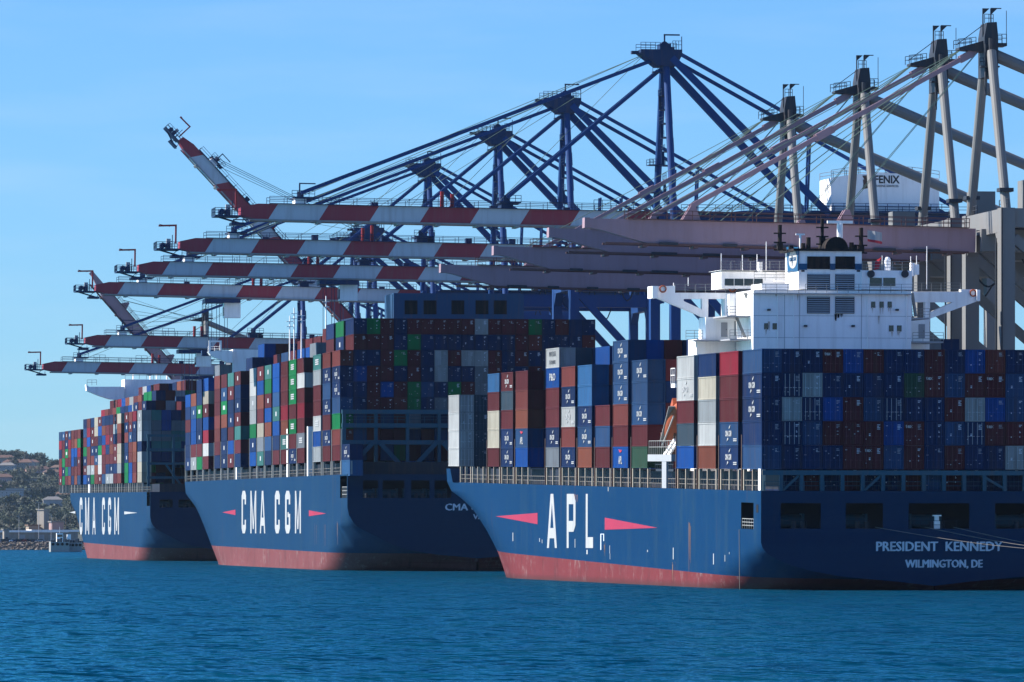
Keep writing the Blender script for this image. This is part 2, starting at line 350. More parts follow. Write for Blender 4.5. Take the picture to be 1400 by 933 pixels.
far = Ship('container_ship', 'farthest container ship, blue hull with white arrows beside CMA CGM lettering', T3, S3, 46.0, 17.2, .0055, 11.0, 2.5, (176, 246, 300, 318), G_CMA, 'container ships along the quay')
def port_px(sh, lst, v0, v1):
    out = []
    for a, c_ in lst:
        x0, z1 = sh.at(a, v0, 0); x1, z0 = sh.at(c_, v1, 0); out.append((round(x0, 2), round(x1, 2)))
    z1 = round(sh.at(lst[0][0], v0, 0)[1], 2); z0 = round(sh.at(lst[0][0], v1, 0)[1], 2)
    return [(a, c_, z0, z1) for a, c_ in out]
ya, za = apl.to_local(1030, 724); yb, zb = apl.to_local(1013, 687)
apl_ports = port_px(apl, [(1067, 1122), (1156, 1207), (1242, 1325), (1360, 1440)], 688, 723)
apl.hull(M['blue_hull'], M['blue_stern_shaded'], apl_ports, (round(ya, 2), round(yb, 2), round(za, 2), round(zb, 2)))
ya, za = cma.to_local(475, 681); yb, zb = cma.to_local(465, 651)
cma.hull(M['cma_hull'], M['cma_stern_shaded'], port_px(cma, [(496, 517), (523, 553), (562, 587), (594, 617), (640, 670)], 657, 681), (.6, round(yb, 2), round(za, 2), round(zb, 2)))
ya, za = far.to_local(204, 692); yb, zb = far.to_local(199, 671)
far.hull(M['cma_hull'], M['cma_stern_shaded'], port_px(far, [(218, 236), (244, 268)], 683, 694), (.6, 9, round(za, 2), round(zb, 2)))
# painted names and arrows on the sides
for ch, a, c_ in (('A', 748, 761.5), ('P', 775, 787), ('L', 801, 811)): apl.side_letters(LET[ch], a, c_, 675.5, 749.5, M['letter'])
apl.side_letters([[(0, .7), (1, 0), (1, 1)]], 677.5, 735, 701.5, 717, M['pink'], 'arrow_emblem')
apl.side_letters([[(0, 0), (1, .16), (0, 1)]], 827, 899, 708, 724.5, M['pink'], 'arrow_emblem')
for ch, a, c_ in (('C', 330.5, 336.5), ('M', 342.5, 350.5), ('A', 355.5, 362.8), ('C', 376, 382.7), ('G', 390, 397), ('M', 403.5, 411.5)):
    cma.side_letters(LET[ch], a, c_, 671.3, 729.5, M['letter'])
cma.side_letters([[(0, .5), (1, 0), (1, 1)]], 304, 322, 697, 704.5, M['pink'], 'arrow_emblem')
cma.side_letters([[(0, 0), (1, .45), (0, 1)]], 422.5, 446, 698, 706, M['pink'], 'arrow_emblem')
for ch, a, c_ in (('C', 109, 112.8), ('M', 116.6, 122), ('A', 126.5, 130.7), ('C', 139.7, 143.5), ('G', 148, 152), ('M', 156.5, 162.7)):
    far.side_letters(LET[ch], a, c_, 680.5, 731, M['letter'])
far.side_letters([[(0, .5), (1, 0), (1, 1)]], 95, 103, 699, 702.5, M['letter'], 'arrow_emblem')
far.side_letters([[(0, 0), (1, .55), (0, 1)]], 170, 188, 699.5, 703.5, M['letter'], 'arrow_emblem')
# names on the transoms
def transom_text(sh, txt, u, v, u_w, size, bold, mat):
    d = text_data(txt, size, 1.0, 0, .03); w = max(p_[0] for p_ in d[0]) - min(p_[0] for p_ in d[0])
    x0, z = sh.at(u - u_w / 2, v, 0); x1, _ = sh.at(u + u_w / 2, v, 0); k = (x1 - x0) / w
    d = ([(a * k, c_, e) for a, c_, e in d[0]], d[1]); mb = MB()
    for i in range(3): put_text(mb, d, ((x0 + x1) / 2 + (i - 1) * bold * size, -.03 - .003 * i, z + (i - 1) * bold * size * .4), (1, 0, 0), (0, 0, 1))
    mb.build('lettering', mat, sh.root)
transom_text(apl, 'PRESIDENT  KENNEDY', 1283.5, 748, 172, 1.62, .03, M['grey_letter'])
transom_text(apl, 'WILMINGTON, DE', 1290.5, 771.5, 105, 1.35, .04, M['grey_letter'])
transom_text(cma, 'CMA CGM', 642, 694, 66, 1.75, .035, M['grey_letter'])
transom_text(cma, 'VALLETTA', 672, 707, 50, 1.3, .03, M['grey_letter'])
# bulwark, coaming, stanchions and railings along the decks
def deck_gear(sh, bays, zc, inset, rail_mat, post_mat, y_end, mid=True, pw=.5):
    mb = MB(); mb.box(inset, sh.B - inset, 2.5, y_end, sh.deck, zc - .35); mb.build('hatch_coaming', M['dark'], sh.root)
    for y0, y1 in bays:
        ms = []
        for y in (y0 + .05, y1 - .55) + (((y0 + y1) / 2,) if mid else ()):
            mb = MB(); mb.box(.15, .55, y, y + pw * (.9 if y != (y0+y1)/2 else .7), sh.deck - .02, zc - .04); mb.build('stanchion', post_mat, sh.root)
    mb = MB(); mb.rail([(.3, 1.0, sh.deck), (.3, y_end, sh.deck)], 1.25, 1.9, .06, 0, (1, .5)); mb.build('railing', rail_mat, sh.root)
BU1 = [(1040.5, 1013.5), (1008.5, 982), (978, 952.5), (948.5, 923), (884.6, 862), (858, 836.3), (833, 812.3), (808.5, 788.3), (785.3, 766.2), (763.6, 744.8), (720.3, 703.8), (700, 684.3), (681, 666)]
def bays_of(sh, lst, ln=12.19):
    out = []
    for a, c_ in lst:
        y = (sh.to_local(a, 600)[0] + sh.to_local(c_, 600)[0]) / 2; out.append((y - ln / 2, y + ln / 2))
    return out
BAY1 = bays_of(apl, BU1); BAY1.append((BAY1[-1][1] + 31, BAY1[-1][1] + 43.19))
ZC1 = 14.55
deck_gear(apl, BAY1[:-1] + [(BAY1[-1][0] - 26, BAY1[-1][0] - 14), (BAY1[-1][0] - 12.5, BAY1[-1][0] - .5)], ZC1, 2.6, M['deckrail'], M['beige'], 252)
mb = MB()      # raised forecastle bulwark at the bow
h0 = apl.deck; b_ = lambda y, z=h0: apl.half(y, z)
for y in range(253, 311, 3):
    for sd in (-1, 1):
        c = apl.B / 2
        mb.add([(c + sd * b_(y), y, h0), (c + sd * b_(y + 3), y + 3, h0), (c + sd * (b_(y + 3) + .12), y + 3, h0 + (2.2 if y + 3 > 260 else 0)), (c + sd * (b_(y) + .12), y, h0 + (2.2 if y > 260 else 0))], [(0, 1, 2, 3)])
mb.build('bow_bulwark', M['blue_hull'], apl.root, smooth=True)
BU2 = [(477.6, 466.5), (465, 452.7), (451.5, 440), (438, 427.4), (415.6, 405.6), (404.5, 394), (393.5, 382.6), (382, 371.8), (371, 361), (360.3, 350.8), (350, 340.5), (329, 320), (319.4, 310.8), (310.3, 301.5), (301, 292.2), (285, 276.8), (276, 268.3), (267.8, 260.7), (260, 253.2)]
BAY2 = bays_of(cma, BU2); ZC2 = 20.2
deck_gear(cma, BAY2, ZC2, 2.6, M['deckrail'], M['rail'], 300, False, .4)
o = 60; k = 1 / 5.76
BU3 = [(o + a * k, o + c_ * k) for a, c_ in ((768, 735), (725, 695), (693, 665), (663, 635), (607, 575), (573, 545), (543, 515), (513, 485), (483, 455), (453, 425), (423, 397), (395, 367), (363, 337), (335, 310), (285, 262), (260, 237), (236, 213), (212, 190), (188, 165), (163, 142), (140, 119))]
BAY3 = bays_of(far, BU3); ZC3 = 19.6
deck_gear(far, BAY3, ZC3, 2.6, M['deckrail'], M['rail'], 255, True, .6)
# corner posts running up beside the outer stacks
def guides(sh, bays, z0, z1, mat):
    for y0, y1 in bays:
        mb = MB(); mb.box(.02, .3, y1 + .25, y1 + .55, z0, z1); mb.build('guide_post', mat, sh.root)
guides(apl, BAY1[:13], apl.deck, ZC1 + 4.2, M['rustpost']); guides(cma, BAY2[:1] + BAY2[1:], cma.deck, ZC2 + 5.8, M['rail'])
# stern lashing bridges
mb = MB(); mb.box(.2, 42.3, .05, .9, 13.85, 14.42); mb.build('lashing_beam', M['teal'], apl.root)
for i in range(18):
    x = min(42, max(.35, i * 2.5)); mb = MB(); mb.box(x - .22, x + .22, .1, .75, apl.deck, 13.85); mb.build('lashing_post', M['teal'], apl.root)
for a, c_ in ((2.5, 5), (12.5, 15), (30, 27.5), (40, 37.5)):
    mb = MB(); mb.beam((a + .3, .4, apl.deck + .1), (c_ - .3, .4, 13.8), .3, .3); mb.build('lashing_brace', M['teal'], apl.root)
mb = MB(); mb.rail([(.4, .02, apl.deck + .02), (42, .02, apl.deck + .02)], 1.1, 2.5, .05); mb.build('railing', M['teal'], apl.root)
mb = MB(); mb.box(-.04, .04, .2, 1.6, 12.0, 14.6); mb.build('white_panel', M['white'], apl.root)
zL = cma.deck
for z0, z1 in ((22.1, 22.9), (25.2, 26.0), (27.7, 28.5)):
    mb = MB(); mb.box(.2, 48, 9.2, 10.2, z0 + 1, z1 + 1); mb.build('lashing_beam', M['teal'], cma.root)
mb = MB(); mb.rail([(.3, 9.1, 27.0), (48, 9.1, 27.0)], 1.2, 2.5, .07); mb.build('railing', M['teal'], cma.root)
for i in range(9):
    x = .6 + i * 5.85; mb = MB(); mb.box(x - .3, x + .3, 9.3, 10.1, zL, 29.4); mb.build('lashing_post', M['teal'], cma.root)
for i in range(4):
    x = 12.3 + i * 11.7 - 11.7
    for a, c_ in ((x - 5.2, x), (x + 5.2, x)):
        if 0 < a < 48: mb = MB(); mb.beam((c_, 8.9, zL + .3), (a, 8.9, 23.4), .55, .8); mb.build('lashing_brace', M['teal'], cma.root)
for z in (20.5, 24, 27.5, 31):
    mb = MB(); mb.box(.2, 45.8, 10.8, 11.6, z, z + .6); mb.build('lashing_beam', M['teal'], far.root)
for i in range(8):
    x = .6 + i * 6.3; mb = MB(); mb.box(x - .3, x + .3, 10.9, 11.5, far.deck, 31); mb.build('lashing_post', M['teal'], far.root)
for a in (5, 15, 27):
    mb = MB(); mb.beam((a + 5, 10.6, far.deck), (a, 10.6, 24), .4, .5); mb.beam((a + 5, 10.6, far.deck), (a + 10, 10.6, 24), .4, .5); mb.build('lashing_brace', M['teal'], far.root)
# mooring lines from the nearest transom
mb = MB()
for x0, x1, z1 in ((apl_ports[1][1] - 1, 44, 4.9), (apl_ports[2][0] + 2, 46, 4.6), (apl_ports[2][1] - 2, 48, 4.2)):
    prev = None
    for i in range(13):
        f = i / 12; q = Vector((x0 + (x1 - x0) * f, -.1 - 26 * f, 7.6 + (z1 - 7.6) * f - 1.0 * math.sin(math.pi * f)))
        if prev: mb.tube(prev, q, .035, n=5)
        prev = q
mb.build('mooring_line', M['deckrail'], apl.root)
# person-sized white winch cabinet and draught line on the side
mb = MB(); x = (apl_ports[2][0] + apl_ports[2][1]) / 2; mb.box(x - .35, x + .35, 1.0, 1.6, apl_ports[2][2] - .1, apl_ports[2][2] + .9); mb.tube((x, 1.3, 8.3), (x, 1.3, 8.9), .3, n=8); mb.box(x - .5, x + .5, .9, 1.7, 8.9, 9.05); mb.build('capstan', M['white'], apl.root)

def side_mark(sh, name, u0, u1, v0, v1, mat, th=.035): return sh.side_letters([[(0, 0), (1, 0), (1, 1), (0, 1)]], u0, u1, v0, v1, mat, name)
for u, v0, v1, w_ in ((920.2, 749, 765, .9), (975.2, 757, 772, 1.0), (991, 759, 768, .6), (997, 755, 758, .5), (701, 728.5, 740, .8), (786, 737, 749, .6), (737.5, 736, 741, .7), (741, 738, 743, .6), (885, 752, 755, .9), (833.5, 746, 757, .5), (802, 752, 758, 1.6), (834, 757, 765, .4), (831.2, 666, 672, .7)):
    side_mark(apl, 'draught_mark', u, u + w_, v0, v1, M['letter'])
for u0, u1, v0, v1 in ((821, 822.2, 730, 752), (825, 826, 730, 740), (822.2, 825, 730, 731)): side_mark(apl, 'pilot_ladder_mark', u0, u1, v0, v1, M['grey_letter'])
def stain(sh, us, v0, v1, mat, n_, seed, wmax=1.2):
    r_ = random.Random(seed); mb = MB()
    for i in range(n_):
        u = us + r_.gauss(0, 1.1); w_ = r_.uniform(.15, wmax) * .5; a_ = v0 + r_.uniform(0, 6); b_ = v1 - r_.uniform(0, (v1 - v0) * .5)
        y0, zt = sh.to_local(u, a_); y1, zb = sh.to_local(u + w_, b_); k_ = -.02 - .002 * i
        mb.add([(k_, y0, zt), (k_, y1, zt), (k_, (y0 * .3 + y1 * .7), zb), (k_, (y0 * .7 + y1 * .3), zb)], [(0, 1, 2, 3)])
    return mb.build('rust_stain', mat, sh.root)
M['rust'] = paint('rust_run', (.20, .105, .06), amt=.6)
stain(apl, 941.5, 714, 783, M['rust'], 6, 1); stain(apl, 920.5, 768, 800, M['rust'], 4, 2); stain(apl, 826, 742, 762, M['rust'], 4, 3); stain(apl, 787, 676, 690, M['rust'], 3, 5, 2)
for i, u in enumerate((430, 444.5, 462)): stain(cma, u, 712, 748, M['rust'], 2, 8 + i, .6)
side_mark(apl, 'slot', 1034, 1036.6, 690, 701, M['soot'])
y0, z0 = apl.to_local(1029, 723.5); y1, _ = apl.to_local(1013.5, 723.5)
mb = MB(); mb.rail([(.12, y0, z0), (.12, y1, z0)], 1.2, 1.4, .08, 0, (1, .66, .33)); mb.build('railing', M['rail'], apl.root)
mb = MB(); mb.rail([(.2, 1, cma.to_local(472, 681)[1]), (.2, 9, cma.to_local(472, 681)[1])], 2.0, 1.6, .1, 0, (1, .66, .33)); mb.build('railing', M['rail'], cma.root)
mb = MB(); y, z = apl.to_local(1011.5, 724); mb.tube((-.1, y, z), (-.1, y - .4, -.2), .035, n=5); mb.build('hanging_line', M['deckrail'], apl.root)
# ------------------------------------------------------------------ containers
PAL = {'M': ('maroon', (0.0616, 0.0129, 0.0167)), 'R': ('red brown', (0.0889, 0.0228, 0.0213)), 'O': ('orange brown', (0.1155, 0.0357, 0.0243)), 'C': ('crimson', (0.1338, 0.0106, 0.0205)),
 'N': ('navy blue', (0.0046, 0.0167, 0.0578)), 'S': ('steel blue', (0.0129, 0.0388, 0.0965)), 'B': ('bright blue', (0.0030, 0.0372, 0.1566)), 'L': ('light blue', (0.0182, 0.0707, 0.1634)),
 'W': ('white', (0.2751, 0.2827, 0.2827)), 'K': ('cream', (0.2455, 0.2272, 0.1862)), 'G': ('bright green', (0.0038, 0.1003, 0.0334)), 'T': ('teal green', (0.0266, 0.0965, 0.0927)),
 'D': ('dull green', (0.0182, 0.0479, 0.0319)), 'A': ('grey', (0.1003, 0.1155, 0.1338)), 'P': ('pale grey', (0.1862, 0.2044, 0.2158)), 'Y': ('slate grey', (0.0266, 0.0448, 0.0638))}
ORD = ['bottom', 'second', 'third', 'fourth', 'fifth', 'sixth', 'seventh', 'eighth', 'ninth', 'tenth', 'eleventh', 'twelfth', 'thirteenth', 'fourteenth', 'fifteenth', 'sixteenth', 'seventeenth', 'eighteenth', 'nineteenth']
NTH = ['first'] + ORD[1:]
CH = 2.9
def body_mesh():
    mb = MB(); w, d, h = 1.215, 6.09, CH - .03; e = .15
    for x in (-w, w - e):
        for y in (-d, d - e): mb.box(x, x + e, y, y + e, 0, h)
    for z in (0, h - e):
        for x in (-w, w - e): mb.box(x + .004, x + e - .004, -d + e, d - e, z + .003, z + e - .003)
        for y in (-d, d - e): mb.box(-w + e, w - e, y + .004, y + e - .004, z + .003, z + e - .003)
    n = 20; pr = (2 * d - 2 * e) / n; pts = []                 # corrugated long sides
    for i in range(n):
        y = -d + e + i * pr
        pts += [(y, .05), (y + pr * .35, .05), (y + pr * .5, .10), (y + pr * .85, .10)]
    pts.append((d - e, .05))
    for sd in (-1, 1):
        vs = []
        for y, k in pts: vs += [(sd * (w - k), y, e - .01), (sd * (w - k), y, h - e + .01)]
        mb.add(vs, [(2*i, 2*i+1, 2*i+3, 2*i+2) for i in range(len(pts) - 1)])
    mb.box(-w + e, w - e, -d + .09, d - .06, h - .09, h - .04); mb.box(-w + e, w - e, d - .07, d - .05, e, h - e); mb.box(-w + e, w - e, -d + .13, -d + .15, e, h - e)
    return mb.mesh('container_body', M['cont'])
BODY = body_mesh()
def door_mesh(sd):
    mb = MB(); x0, x1 = (.01, 1.05); x0, x1 = (x0 * sd, x1 * sd) if sd > 0 else (x1 * sd, x0 * sd)
    mb.box(x0, x1, -6.02, -5.97, .17, CH - .2)
    for k in range(4):
        z = .26 + k * .63; mb.box(x0 + .08, x1 - .08, -6.035, -6.02, z, z + .45)
    return mb.mesh('door', M['cont'])
DOOR = {s: door_mesh(s) for s in (-1, 1)}
def bar_mesh(x):
    mb = MB(); mb.tube((x, -6.08, .12), (x, -6.08, CH - .14), .032, n=6); mb.box(x - .07, x + .07, -6.08, -6.04, 1.05, 1.15); mb.box(x, x + .3, -6.085, -6.06, 1.08, 1.13)
    return mb.mesh('locking_bar', M['galv'])
BARS = {x: bar_mesh(x) for x in (-.85, -.3, .3, .85)}
DARKBARS = {}
for x in BARS:
    DARKBARS[x] = BARS[x].copy(); DARKBARS[x].materials[0] = M['cont']
MARKS = []
rr = random.Random(3)
for k in range(9):
    mb = MB()
    for i in range(rr.randint(2, 4)): z = 2.42 - i * .17; mb.box(.45, .45 + rr.uniform(.2, .55), -6.045, -6.04, z, z + .075)
    for i in range(rr.randint(2, 4)):
        x, z = rr.choice((-.95, -.55, .12, .5)), rr.uniform(.5, 2.4); mb.box(x, x + rr.uniform(.08, .22), -6.046, -6.04, z, z + rr.uniform(.06, .16))
    MARKS.append(mb.mesh('marking', M['dim_mark' if k % 4 else 'grey_letter']))
mb = MB(); put_text(mb, text_data('tex', .62, 1.0, .02, .006), (-.62, -6.05, 2.3), (1, 0, 0), (0, 0, 1)); TEX = mb.mesh('lettering', M['letter'])
def logo_mesh(kind):
    mb = MB(); x = -1.222; rx, up = (0, -1, 0), (0, 0, 1)
    if kind == '*':
        put_text(mb, text_data('CMA CGM', .95, .9, .03, .01), (x, 0.2, 1.42), rx, up)
        mb.prism([(-.2, 2.25), (-1.1, 2.55), (-.75, 2.2), (-.1, 2.0)], 'x', x - .01, x + .03); mb.prism([(.3, .75), (1.2, .5), (.8, .9), (.5, .95)], 'x', x - .01, x + .03)
        for z in (.72, .5): mb.box(x - .01, x + .03, -5.2, -3.0, z, z + .13)
        return mb.mesh('lettering', M['letter'])
    if kind == '+':
        put_text(mb, text_data('APL', 1.5, 1.1, .03, .01), (x, 0, 1.0), rx, up)
        mb.prism([(-1.2, 2.3), (.2, 2.05), (1.4, 2.5), (.3, 2.45), (0, 2.25), (-.5, 2.5)], 'x', x - .012, x + .03, 1)
        return mb.mesh('lettering', [M['letter'], M['redmark']])
    if kind == '#':
        put_text(mb, text_data('MAERSK', 1.0, 1.7, .0, .01), (x, 0, 2.0), rx, up); put_text(mb, text_data('SEALAND', .8, 1.7, 0, .01), (x, 0, .8), rx, up)
        return mb.mesh('lettering', M['iron'])
    if kind == '&':
        put_text(mb, text_data('P&O', 1.5, 1.9, .02, .01), (x, 0, 1.5), rx, up); return mb.mesh('lettering', M['letter'])
    for z in (.95, 1.35, 1.75): mb.box(x - .01, x + .03, -2.6, 2.6, z, z + .26)      # blurred block of print
    return mb.mesh('lettering', M['letter'])
LOGO = {k: logo_mesh(k) for k in '*+#&='}
LOGOTXT = {'*': ' with white logo', '+': ' with APL letters', '#': ' with dark lettering', '&': ' with white script', '=': ' with white print', '': ''}
USED = {id(apl): set(), id(cma): set(), id(far): set()}
COUNT = [0]
def container(sh, row, y0, z, tok, label, doors=0, group='', small=False):
    name, col = PAL[tok[0]]; lg = tok[1:2]
    o = link('shipping_container', BODY); w = sh.mat @ Vector((1.27 + 2.5 * row, y0 + 6.095, z)); o.location = w; o.rotation_euler = (sh.trim, 0, 0)
    o.color = (*col, 1); COUNT[0] += 1
    tag(o, name + ' container' + (LOGOTXT[lg] if lg in LOGO else '') + ', ' + label, 'container', group)
    if lg in LOGO: link('lettering', LOGO[lg], o)
    if doors:
        for s in (-1, 1):
            d = link('door', DOOR[s], o); d.color = o.color
            if doors > 1:
                bd = BARS if tok[-1:] == '|' else DARKBARS
                for x in ((-.85, -.3) if s < 0 else (.3, .85)):
                    q = link('locking_bar', bd[x], d); q.color = tuple(min(1, c * 1.6 + .02) for c in col) + (1,)
        if doors: link('marking', MARKS[rr.randrange(9)], o)
        if tok[-1:] == 't': link('lettering', TEX, o)
    return o
def cargo(sh, bays, rows, heights, zc, ch, palette, seed):
    """everything of the load too deep in the stacks or too far off to be taken singly, as one mass"""
    rg = random.Random(seed); mb = MB(); cols = []
    for bi, (y0, y1) in enumerate(bays):
        for r in range(rows):
            n, nb = heights(bi, r)
            for t in range(nb, n):
                if (bi, r, t) in USED[id(sh)]: continue
                if 2 < r < rows - 1 and bi + 1 < len(bays) and t < min(heights(bi - 1, r)[0] if bi else 0, n - 2): continue
                x = 1.27 + 2.5 * r; z = zc + t * ch; w = 1.21
                mb.box(x - w, x + w, y0, y1, z, z + ch - .04); tk = FIX.get((id(sh), bi, r, t)) or rg.choice(palette); c = PAL[tk][1]; v = rg.uniform(.8, 1.2)
                cols += [(c[0] * v, c[1] * v, c[2] * v, 1)] * 6
                if r == 0 or r == 1:     # corner posts and seams on the outer face
                    for yy in (y0, y1 - .12): mb.box(x - w - .03, x - w + .02, yy, yy + .12, z, z + ch - .04); cols += [tuple(q * .6 for q in cols[-1][:3]) + (1,)] * 6
                    if tk in 'NSGTMP' and rg.random() < .45:
                        ww = .9 if tk != 'G' else 2.2; zm = z + ch * .5
                        mb.box(x - w - .025, x - w, y0 + 6 - ww, y0 + 6 + ww, zm - .45, zm + .45); cols += [(.36, .37, .38, 1)] * 6
    o = mb.build('container_stack', M['cont_col']); me = o.data
    at = me.color_attributes.new('Col', 'FLOAT_COLOR', 'CORNER'); flat = []
    assert len(cols) == len(me.polygons)
    for pl, c in zip(me.polygons, cols): flat += list(c) * pl.loop_total
    at.data.foreach_set('color', flat)
    o.location = (sh.t0, sh.s0, 0); o.rotation_euler = (sh.trim, 0, 0); return stuff(o)
FIX = {}
# nearest ship: outer stacks, listed from the stern, each from the bottom up
A1 = ["S N N* N* S", "N* S* M M C", "O W P K N", "B Y M W* W", "D M S* S S*", "B+ M R S* S* S*", "M S M", "O S* N* L L", "N* R W* N* R", "A N* M M B& W#", "B S+ O R M", "N* N* M Y M*", "M K K M L", "W W W W"]
GA = 'containers on the nearest ship'
for bi, st in enumerate(A1):
    st = st.split()
    for t, tok in enumerate(st):
        USED[id(apl)].add((bi, 0, t))
        lv = 'top' if t == len(st) - 1 else ORD[t]
        at = f'{lv} of the stack at the nearest stern corner' if bi == 0 else (f'{lv} tier, {NTH[bi]} side stack from the stern, nearest ship' if bi < 13 else f'{lv} tier, foremost stack of the nearest ship')
        container(apl, 0, BAY1[bi][0], ZC1 + t * CH, tok, at, 2 if bi in (0, 13) else 0, GA)
for r in (1, 2):
    for t in range(4):
        USED[id(apl)].add((13, r, t)); container(apl, r, BAY1[13][0], ZC1 + t * CH, 'Y', f'{ORD[t] if t < 3 else "top"} tier, {NTH[r]} row behind the white bow stack, nearest ship', 2, GA)
STERN1 = ["N N N Mt B M N N M N B R N", "N| N| P N N N N D Mt S M Mt S", "N P N| B M S N| N N M P B S", "N N| S M M M B Mt N S N| Mt M", "S N N N M Mt S M N M N N P"]
for k, rowt in enumerate(STERN1):
    t = 4 - k
    for r, tok in enumerate(rowt.split()):
        if r == 0: continue
        USED[id(apl)].add((0, r, t))
        container(apl, r, BAY1[0][0], ZC1 + t * CH, tok, f'{["bottom","second","middle","fourth","top"][t]} tier, {NTH[r]} column from the corner, nearest stern', 2, GA)
for r, tok in enumerate("N M N M N N M L M N N N N".split(), 1):
    USED[id(apl)].add((0, r, -1)); container(apl, r, 1.9, 11.96, tok, f'half hidden behind the teal stern frame, {NTH[r]} from the corner', 2, GA)
def h_apl(b, r):
    base = [5, 5, 5, 5, 6, 6, 6, 6, 6, 6, 5, 5, 5, 4][b]
    n = len(A1[b].split())
    if r == 0: return n, 0
    if b == 4: return (5 if r < 3 else 6), 0
    if b == 6: return (5 if r == 1 else 6), 0
    if b in (7, 8): return (5 if r == 1 else 6), 0
    return base, 0
cargo(apl, BAY1, 17, h_apl, ZC1, CH, 'NNNSMMRYBNAM', 5)
# middle ship: outer stacks from the stern, bottom up
A2 = ["L N*", "M R G S N* N* R", "M N* M N* S N* R", "P B W= M M P T=", "M A= M C M W M", "N* M G= M G= G= G=", "M T= O C M M M", "M* N* B T= S B B", "N S O B M G= T=", "T A= K M O B M", "B N G= P P W W",
      "N* M* T= M N N* M", "M B M N N M T=", "N N* N* O G S M", "N* M R R M M* R", "M W C B M K B", "G= M N* N* G= N* N", "P M B B S O", "N* N* N* M N B"]
GB = 'containers on the middle ship'
for bi, st in enumerate(A2):
    st = st.split()
    for t, tok in enumerate(st):
        if bi < 7:
            USED[id(cma)].add((bi, 0, t)); lv = 'top' if t == len(st) - 1 else ORD[t]
            container(cma, 0, BAY2[bi][0], ZC2 + (t - (1 if bi == 0 else 0)) * CH, tok, (f'{lv} of the low pair at middle ship stern corner' if bi == 0 else f'{lv} tier, {NTH[bi - 1]} side stack from the stern, middle ship'), 1 if bi == 1 else 0, GB)
        else: FIX[(id(cma), bi, 0, t)] = tok[0]
STERN2 = {8: "N G M N M M M M M P M M M G N M G N", 7: "M M M N G N N N N N N N M R N N N M", 6: "N N M G M N P M P P M N M N N M M N", 5: "B M M N M N P N N A M N N M", 4: "N M B M G S N G M A", 3: "N M M R G N A M N N"}
for t, rowt in STERN2.items():
    for r, tok in enumerate(rowt.split()):
        r += 1
        if r > 18: continue
        USED[id(cma)].add((1, r, t)); container(cma, r, BAY2[1][0], ZC2 + t * CH, tok, f'{ORD[t]} tier, {NTH[r]} column from the port corner, middle stern', 1, GB)
USED[id(cma)].discard((1, 17, 8)); 
def h_cma(b, r):
    n = len(A2[b].split())
    if b == 0: return (2 if r == 0 else 0), 0
    if r == 0: return n, 0
    if b in (4, 11, 15): return n + (1 if r == 1 else 2), 0
    if b < 4: return 9, 0
    if b < 11: return n + (0 if r < 2 else (1 if r < 4 else 2)), 0
    if b < 15: return n + (0 if r < 3 else 1), 0
    return n + (0 if r < 4 else 1) - (1 if r > 12 else 0), 0
cargo(cma, BAY2, 19, h_cma, ZC2, CH, 'NNNSMMMRBAMGPN', 8)
C3 = 2.62
def h_far(b, r):
    if b == 0: return (7 if r < 1 else (7 if r < 4 else 8)), (0 if r == 0 else 2)
    if b < 4: return (7 if r < 1 else (8 if r < 2 else (9 if r < 5 else 10))), 0
    if b < 14: return (7 if r < 2 else (8 if r < 3 else 9)) + (1 if r > 3 and b < 9 else 0), 0
    if b < 18: return (6 if r < 2 else 7), 0
    return (6 if r < 3 else (6 if r > 12 else 7)), 0
for t in range(7): FIX[(id(far), 0, 0, t)] = 'KKPNPPP'[t]
for r in range(1, 5):
    for t in range(2, 8): FIX[(id(far), 0, r, t)] = ['NTAATTA', 'NTABBBN', 'NTTANMM', 'NNTAMMN'][r - 1][min(6, t - 2)]
pal3 = 'MMMRRMNNNSRMPCGBO'
FIX.update({(id(far), b, r, t): c for b, r, t, c in ((9, 0, 1, 'W'), (9, 0, 2, 'W'), (11, 0, 0, 'G'), (4, 0, 2, 'K'), (4, 0, 3, 'K'), (4, 0, 6, 'K'), (10, 0, 5, 'K'), (10, 0, 6, 'K'), (9, 0, 3, 'G'), (8, 1, 8, 'G'), (19, 0, 0, 'G'))})
cargo(far, BAY3, 18, h_far, ZC3, C3, pal3, 21)
# ------------------------------------------------------------------ nearest ship: accommodation block
W = M['white']
def blk(sh, name, mat, y0, y1, u0, u1, v0, v1, parent=None, zb=None):
    x0, z1 = sh.at(u0, v0, y0); x1, z0 = sh.at(u1, v1, y0); mb = MB(); mb.box(x0, x1, y0, y1, z0 if zb is None else zb, z1); return mb.build(name, mat, parent or sh.root)
def flat(sh, name, mat, y, u0, u1, v0, v1, parent, th=.08):
    x0, z1 = sh.at(u0, v0, y); x1, z0 = sh.at(u1, v1, y); mb = MB(); mb.box(x0, x1, y - th, y + .01, z0, z1); return mb.build(name, mat, parent)
a = apl
sup = a.root
Y1 = 62.0
blk(a, 'deck_house', W, Y1, 73.9, 1029, 1245, 397, 480, sup, 12)
blk(a, 'forward_house', W, 74, 79, 964, 1270, 434, 480, sup, 12); blk(a, 'bridge_front_house', W, 74.05, 80, 996.5, 1246, 402.2, 434, sup)
blk(a, 'side_house', W, 73, 79, 951.5, 964, 464, 480, sup, 12)
blk(a, 'upper_house', W, Y1 + .4, 73, 1177.5, 1246, 370, 396.5, sup)
blk(a, 'wheelhouse', W, 75, 82, 985, 1215, 371.5, 396.5, sup)
blk(a, 'wheelhouse_roof', W, 74.2, 82.6, 984, 1216, 369.5, 371.3, sup)
fun = blk(a, 'funnel', W, Y1 + 1.0, 72, 1091, 1177, 342, 396.5, sup)
blk(a, 'funnel_cap', M['soot'], Y1 + .6, 72.3, 1084, 1180, 340, 344, sup)
for u0, u1, v0, v1 in ((1102.5, 1133.5, 351, 368.5), (1141, 1167.5, 351, 368.5)): flat(a, 'opening', M['soot'], Y1 + .93, u0, u1, v0, v1, sup)
